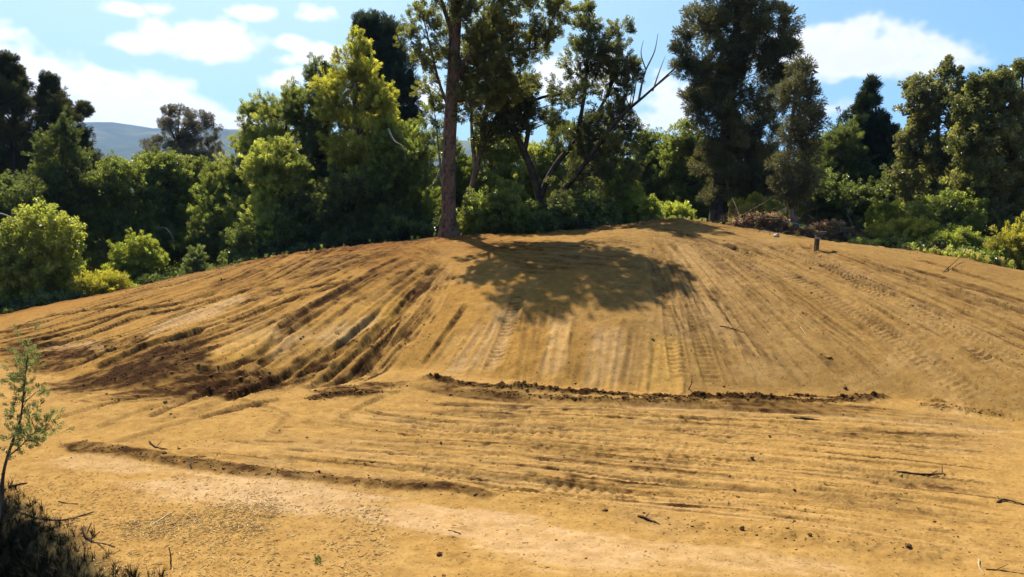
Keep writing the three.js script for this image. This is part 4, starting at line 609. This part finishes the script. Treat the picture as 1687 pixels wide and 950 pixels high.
// ------------------------------------------------------------------ the sapling at the near left
plant({ name: 'sapling', label: 'thin young tree with small leaves at the left edge in the foreground', cat: 'sapling', px: 5, py: 806, d: 10.7, kind: 'small', tint: [.13, .15, .035], tip: [.2, .21, .055], dens: 1.15, per: .8, size: .3, bark: 'red', twigs: 1, cl: .4, deep: .8, crownName: 'foliage', lobes: [[46, 592, 8, 14], [42, 622, 15, 18], [52, 648, 14, 14], [36, 655, 17, 17], [42, 684, 20, 14], [32, 712, 16, 15], [62, 706, 22, 11], [50, 722, 18, 9], [14, 722, 12, 11], [76, 698, 9, 9]],
  limbs: [{ name: 'stem', bark: 'red', r: .024, r1: .006, base: true, pts: [[2, 812], [8, 770], [20, 730], [34, 690], [40, 640], [46, 586]] }, { name: 'branch', bark: 'grey', r: .011, r1: .004, pts: [[14, 752], [34, 735], [58, 712], [78, 698]] }, { name: 'branch', bark: 'red', r: .009, r1: .003, pts: [[26, 712], [16, 722], [4, 726]] }] });

// ------------------------------------------------------------------ sticks and branches lying about
const WOOD = { dark: bark(.085, .05, .03, .008), brown: bark(.15, .095, .055, .008), pale: bark(.48, .38, .22, .006), white: bark(.55, .5, .42, .006) };
let stickN = 0;
function stick(name, label, pts, r0, wood, o = {}) { const r = r0 * .74;                // pts: [px, py, height above ground]; further entries of o.forks are side twigs
  const w = pts.map(([px, py, up = 0]) => { const g = ground(px, py); return down(g[0], g[1], r * .5 + up); }), c0 = w[0].clone(), id = ++stickN;
  const t = thing(name, label, o.cat ?? (name === 'branch' ? 'branch' : 'stick'), c0, 'sticks and branches lying on the bare soil'), mk = (l, rr, nm) => { const a = newAcc(), n = Math.max(6, l.length * 4), c = new THREE.CatmullRomCurve3(l.map((p) => p.clone().sub(c0))).getPoints(n); c.forEach((p, i) => { p.x += .3 * rr * vn(i * 1.3, id, 3); p.y += .35 * rr * vn(i * 1.1, id, 4); }); tubeInto(a, c, c.map((_, i) => rr * (i === 0 || i === n ? .35 : 1.05 - .5 * i / n + .16 * vn(i * .9, id, 5))), 7); part(nm, accGeo(a), WOOD[wood], t); };
  mk(w, r, 'stem');
  for (const f of o.forks ?? []) mk(f.map(([px, py, up = 0]) => { const g = ground(px, py); return down(g[0], g[1], r * .5 + up); }), r * .5, 'twig');
  return t;
}
function upright(name, label, px, py, px2, hpx, r, wood, o = {}) { // a twig that stands up from the ground at (px, py), its tip hpx above
  const g = ground(px, py), b = down(g[0], g[1], -.03), d = -g[1], tip = at(px2, py - hpx, d - .05), t = thing(name, label, o.cat ?? 'stick', b), a = newAcc(), c = [V(0, 0, 0), tip.clone().sub(b).multiplyScalar(.5).add(V(.02, 0, .02)), tip.clone().sub(b)], l = new THREE.CatmullRomCurve3(c).getPoints(8);
  tubeInto(a, l, l.map((_, i) => r * (1.1 - .6 * i / 8)), 7); part('stem', accGeo(a), WOOD[wood], t);
  const s = newAcc(), k = l[5], e = k.clone().add(V(.3 * hpx * d / F, .25 * hpx * d / F, .02)); tubeInto(s, [k, k.clone().lerp(e, .5), e], [r * .5, r * .4, r * .2], 5); part('twig', accGeo(s), WOOD[wood], t); return t;
}
stick('stick', 'dark bent twig lying on the low ridge at left', [[246, 727, .02], [256, 736, .01], [277, 740]], .018, 'dark', { forks: [[[258, 737], [266, 731, .05]]] });
stick('stick', 'short dark stick lying across the low ridge beside a small pale peg', [[309, 759], [322, 754, .01], [342, 753]], .016, 'dark');
upright('peg', 'small pale peg standing upright in the low ridge at left', 313, 770, 314, 14, .012, 'white', { cat: 'peg' });
stick('stick', 'short thick dark stick beside the foot of the young sapling', [[14, 804], [30, 800, .01], [46, 796]], .026, 'dark');
stick('branch', 'long curved dark branch on the chip-strewn soil at the lower left', [[28, 841], [48, 849], [72, 856], [107, 857], [130, 851], [156, 846, .02]], .022, 'brown', { forks: [[[60, 853], [70, 846, .06]], [[118, 854], [132, 858, .02]]] });
stick('stick', 'pale straight stick lying bare on the lower left soil', [[250, 865], [268, 854], [286, 843]], .013, 'pale');
stick('branch', 'dark brown curved branch with twiggy end near the bottom left grass', [[138, 872, .04], [143, 886, .02], [156, 894], [174, 897], [190, 902]], .02, 'dark', { forks: [[[150, 890], [166, 886, .08]], [[160, 895], [172, 905]], [[142, 884], [152, 876, .12]]] });
upright('stick', 'dead forked twig standing upright at the bottom, left of centre', 281, 926, 279, 24, .01, 'brown');
stick('stick', 'thin dark twig lying on the soil above the dead forked twig', [[96, 826], [112, 829], [130, 830]], .014, 'brown');
stick('stick', 'straight dark stick on the foreground ridge, right of centre', [[1050, 852], [1066, 857, .015], [1086, 864]], .024, 'dark', { forks: [[[1062, 856], [1070, 851, .04]]] });
stick('branch', 'dark knobbly branch with a stubby end on the pad at right', [[1474, 778], [1494, 779, .015], [1520, 781, .015], [1556, 783, .03]], .025, 'dark', { forks: [[[1552, 783, .02], [1551, 776, .12]], [[1490, 779], [1480, 784]], [[1530, 782], [1544, 778, .06]]] });
stick('branch', 'dark branch cut by the right edge in the foreground', [[1641, 828], [1656, 825, .015], [1670, 829, .01], [1690, 833]], .024, 'dark', { forks: [[[1650, 827], [1642, 823, .05]]] });
stick('stick', 'pale curved stick at the bottom right corner', [[1612, 922, .02], [1613, 936], [1621, 947]], .014, 'pale');
stick('stick', 'thin dark twig beside the pale curved stick at the bottom right', [[1624, 938], [1650, 941], [1686, 947]], .012, 'dark', { forks: [[[1640, 940], [1660, 934, .03]]] });
stick('stick', 'thin crooked dark twig half pressed in the soil left of the knobbly branch', [[1356, 793], [1364, 799, .01], [1380, 801]], .013, 'dark');
stick('stick', 'short dark twig lying on the pale foreground soil, lower centre', [[760, 879], [752, 876], [738, 873]], .012, 'dark');
upright('stick', 'thin dark twig poking up from the spoil ridge in the middle', 1133, 641, 1140, 18, .012, 'dark');
stick('stick', 'pale splinter lying on the right bank face', [[1318, 538], [1322, 544, .01], [1327, 552]], .016, 'pale');
stick('stick', 'small dark forked twig on the upper right bank face', [[1143, 489], [1146, 500], [1152, 510]], .018, 'dark', { forks: [[[1146, 498], [1150, 490, .06]]] });
stick('branch', 'thin dark branch leaning on the upper right edge of the soil', [[1553, 449], [1566, 441, .05], [1582, 430, .12]], .022, 'dark');
stick('stick', 'dark twig lying on the middle of the right bank face', [[1185, 536], [1205, 541, .01], [1228, 547]], .016, 'dark', { forks: [[[1210, 542], [1222, 538, .05]]] });

// ------------------------------------------------------------------ marker post, stones, stump, brush piles, puddle
{
  const g = ground(1345, 411), b = down(g[0], g[1], -.05), k = -g[1] / F, t = thing('marker_post', 'short weathered wooden marker post with a small board on top', 'post', b), h = 28 * k + .05;
  const box = (w, hh, d, m, nm, p, rz = 0, ry = 0) => { const q = new THREE.BoxGeometry(w, hh, d, 2, 3, 2), a = q.attributes.position; for (let i = 0; i < a.count; i++) a.setXYZ(i, a.getX(i) * (1 + .08 * vn(i, 1, 5)), a.getY(i), a.getZ(i) * (1 + .08 * vn(i, 2, 5))); q.computeVertexNormals(); const o = part(nm, q, m, t); o.position.copy(p); o.rotation.set(0, ry, rz); return o; };
  box(.11, h, .1, WOOD.brown, 'post', V(0, h / 2, 0), -.04, .3); box(.3, .085, .1, BARK.grey, 'board', V(.13, h + .035, 0), .03, .12); box(.13, .05, .11, BARK.pale, 'cap', V(.02, h - .12, .03), -.04, .3);
}
for (const [px, py, s, label] of [[1279, 390, .1, 'pale rounded stone at the foot of the left brush pile'], [1392, 640, .06, 'small brown stone at the right end of the spoil ridge'], [1222, 872, .05, 'dark stone on the low ridge at the lower right'], [1496, 905, .055, 'larger dark stone on the low ridge near the bottom right'], [524, 780, .06, 'dark clod-like stone on the low ridge, left of centre'], [724, 915, .05, 'dark stone on the pale soil at the bottom centre'], [998, 845, .045, 'small dark stone beside the straight dark stick'], [1334, 888, .04, 'small dark stone left of the larger ridge stone']]) {
  const g = ground(px, py), m = shadow(new THREE.Mesh(lump(px % 97, .75), px === 1279 ? new THREE.MeshPhysicalMaterial({ color: new THREE.Color().setRGB(.4, .36, .3), map: soilTint, roughness: 1, specularIntensity: .1 }) : new THREE.MeshPhysicalMaterial({ color: new THREE.Color().setRGB(.10, .052, .024), map: soilTint, roughness: 1, specularIntensity: .1 })));
  m.name = numbered('stone'); m.position.copy(down(g[0], g[1], s * .35)); m.scale.setScalar(s * (px === 1279 ? 1 : .68)); m.rotation.y = px; m.userData = { label, category: 'stone', group: 'stones on the bare soil' }; scene.add(m);
}
{ // cut stump with roots at the right end of the brush
  const g = ground(1420, 396), b = down(g[0], g[1] - 1.2, -.05), t = thing('stump', 'grey broken stump end among the weeds right of the brush piles', 'stump', b), mk = (pts, r, nm, m) => { const a = newAcc(); tubeInto(a, pts, pts.map((_, i) => r * (1 - .4 * i / pts.length) * (1 + .2 * vn(i, r * 50, 3))), 9); part(nm, accGeo(a), m, t); };
  mk([V(0, -.1, 0), V(-.02, .2, 0), V(-.05, .5, .05)], .14, 'stub', BARK.grey); mk([V(-.05, .42, .05), V(.25, .5, .1), V(.6, .45, .1), V(.8, .5, .05)], .09, 'snag', BARK.dark); mk([V(.2, .48, .1), V(.35, .25, .2), V(.4, 0, .25)], .06, 'root', BARK.brown); mk([V(.5, .46, .1), V(.62, .2, .2), V(.7, 0, .2)], .05, 'root', BARK.grey);
}
function brush(label, px, d, w, h, seed, group) {
  const R = rng(seed), x = at(px, 380, d).x, b = down(x, -d, -.05), t = thing('brush_pile', label, 'brush pile', b, 'brush piles on the crest'), twigs = newAcc(), mats = [], cols = [];
  for (let i = 0; i < 46; i++) {
    const a = R() * 6.283, L = .5 + 1.3 * R(), c = V((R() * 2 - 1) * w, (.1 + .8 * R()) * h * .8, (R() * 2 - 1) * w * .4), dv = V(Math.cos(a), (R() - .35) * .9, Math.sin(a) * .6).normalize(), e = c.clone().addScaledVector(dv, L), m = c.clone().lerp(e, .5).add(V((R() - .5) * .2, .1 * R(), (R() - .5) * .2));
    if (e.y < .03) e.y = .03; const acc = newAcc(), pts = new THREE.QuadraticBezierCurve3(c, m, e).getPoints(6), r = .014 + .03 * R() * R(); tubeInto(acc, pts, pts.map((_, k) => r * (1 - .6 * k / 6)), 6); part('branch', accGeo(acc), R() < .2 ? WOOD.white : R() < .6 ? BARK.red : BARK.brown, t);
    for (let k = 0; k < 4; k++) { const p = pts[1 + k], q = p.clone().add(V((R() - .5) * .7, (R() - .3) * .5, (R() - .5) * .7)); if (q.y < .02) q.y = .02; tubeInto(twigs, [p, p.clone().lerp(q, .5).add(V(0, .05, 0)), q], [r * .4, r * .3, .003], 4); }
  }
  part('twigs', accGeo(twigs), BARK.red, t, 'stuff');
  const q4 = new THREE.Quaternion();
  for (let i = 0; i < 650; i++) { const u = R() * 2 - 1, v = Math.pow(R(), .7), dir = V(R() - .5, R() - .2, R() - .5).normalize(), k = .6 + .9 * R(), g = R(); q4.setFromUnitVectors(UP, dir); const s = .16 + .16 * R(); mats.push(new THREE.Matrix4().compose(V(u * w, v * h * Math.sqrt(1 - u * u * .9) * (.75 + .4 * fbm(u * 4, seed, 2, 3)), (R() * 2 - 1) * w * .4 * (1 - v * .6)), q4, V(s, s, s))); cols.push(g < .16 ? [.16 * k, .19 * k, .03 * k] : g < .5 ? [.34 * k, .22 * k, .12 * k] : [.20 * k, .105 * k, .055 * k]); }
  crown(t, 'dead_leaves', mats, cols, KIND.broad); return t;
}
brush('heap of reddish dead branches and leaves left of the leaning slim stem', 1250, 32.2, 1.2, 1.0, 41);
brush('wider heap of reddish dead brush right of the leaning slim stem', 1364, 31.6, 1.4, 1.0, 42);
{ const c = at(1272, 358, 33), b = at(1253, 385, 32), t = thing('dead_branch', 'bleached forked branch sticking out of the left brush pile', 'branch', b), a = newAcc(), e = c.clone().sub(b); tubeInto(a, [V(0, -.1, 0), e.clone().multiplyScalar(.4).add(V(.08, -.03, 0)), e.clone().multiplyScalar(.7), e], [.04, .035, .03, .015], 7); part('stem', accGeo(a), WOOD.white, t); const f = newAcc(), m = e.clone().multiplyScalar(.7); tubeInto(f, [m, m.clone().add(V(.12, .02, .05)), m.clone().add(V(.26, .16, .05))], [.022, .018, .008], 6); part('twig', accGeo(f), WOOD.white, t); }
{ // a little standing water in a track
  const l = path([[1296, 685], [1322, 688], [1352, 690]]), n = l.length, pos = [], idx = []; let y = 1e9; for (const p of l) y = Math.min(y, H(p[0], p[1])); y += .035;
  for (let i = 0; i < n; i++) { const w = .045 * Math.sin(Math.PI * i / (n - 1)) * (1 + .4 * vn(i * .2, 1, 9)) + .004; pos.push(l[i][0], y, l[i][1] - w, l[i][0], y, l[i][1] + w); if (i) { const k = i * 2; idx.push(k - 2, k - 1, k, k - 1, k + 1, k); } }
  const g = new THREE.BufferGeometry(); g.setAttribute('position', new THREE.Float32BufferAttribute(pos, 3)); g.setIndex(idx); g.computeVertexNormals();
  struct('puddle', g, new THREE.MeshPhysicalMaterial({ color: new THREE.Color().setRGB(.06, .04, .02), roughness: .05, specularIntensity: 1 }), 'thin strip of standing water in a wheel track', 'puddle');
}
scene.fog = new THREE.FogExp2(new THREE.Color().setRGB(.32, .52, 1), .00010);
renderer.render(scene, camera);
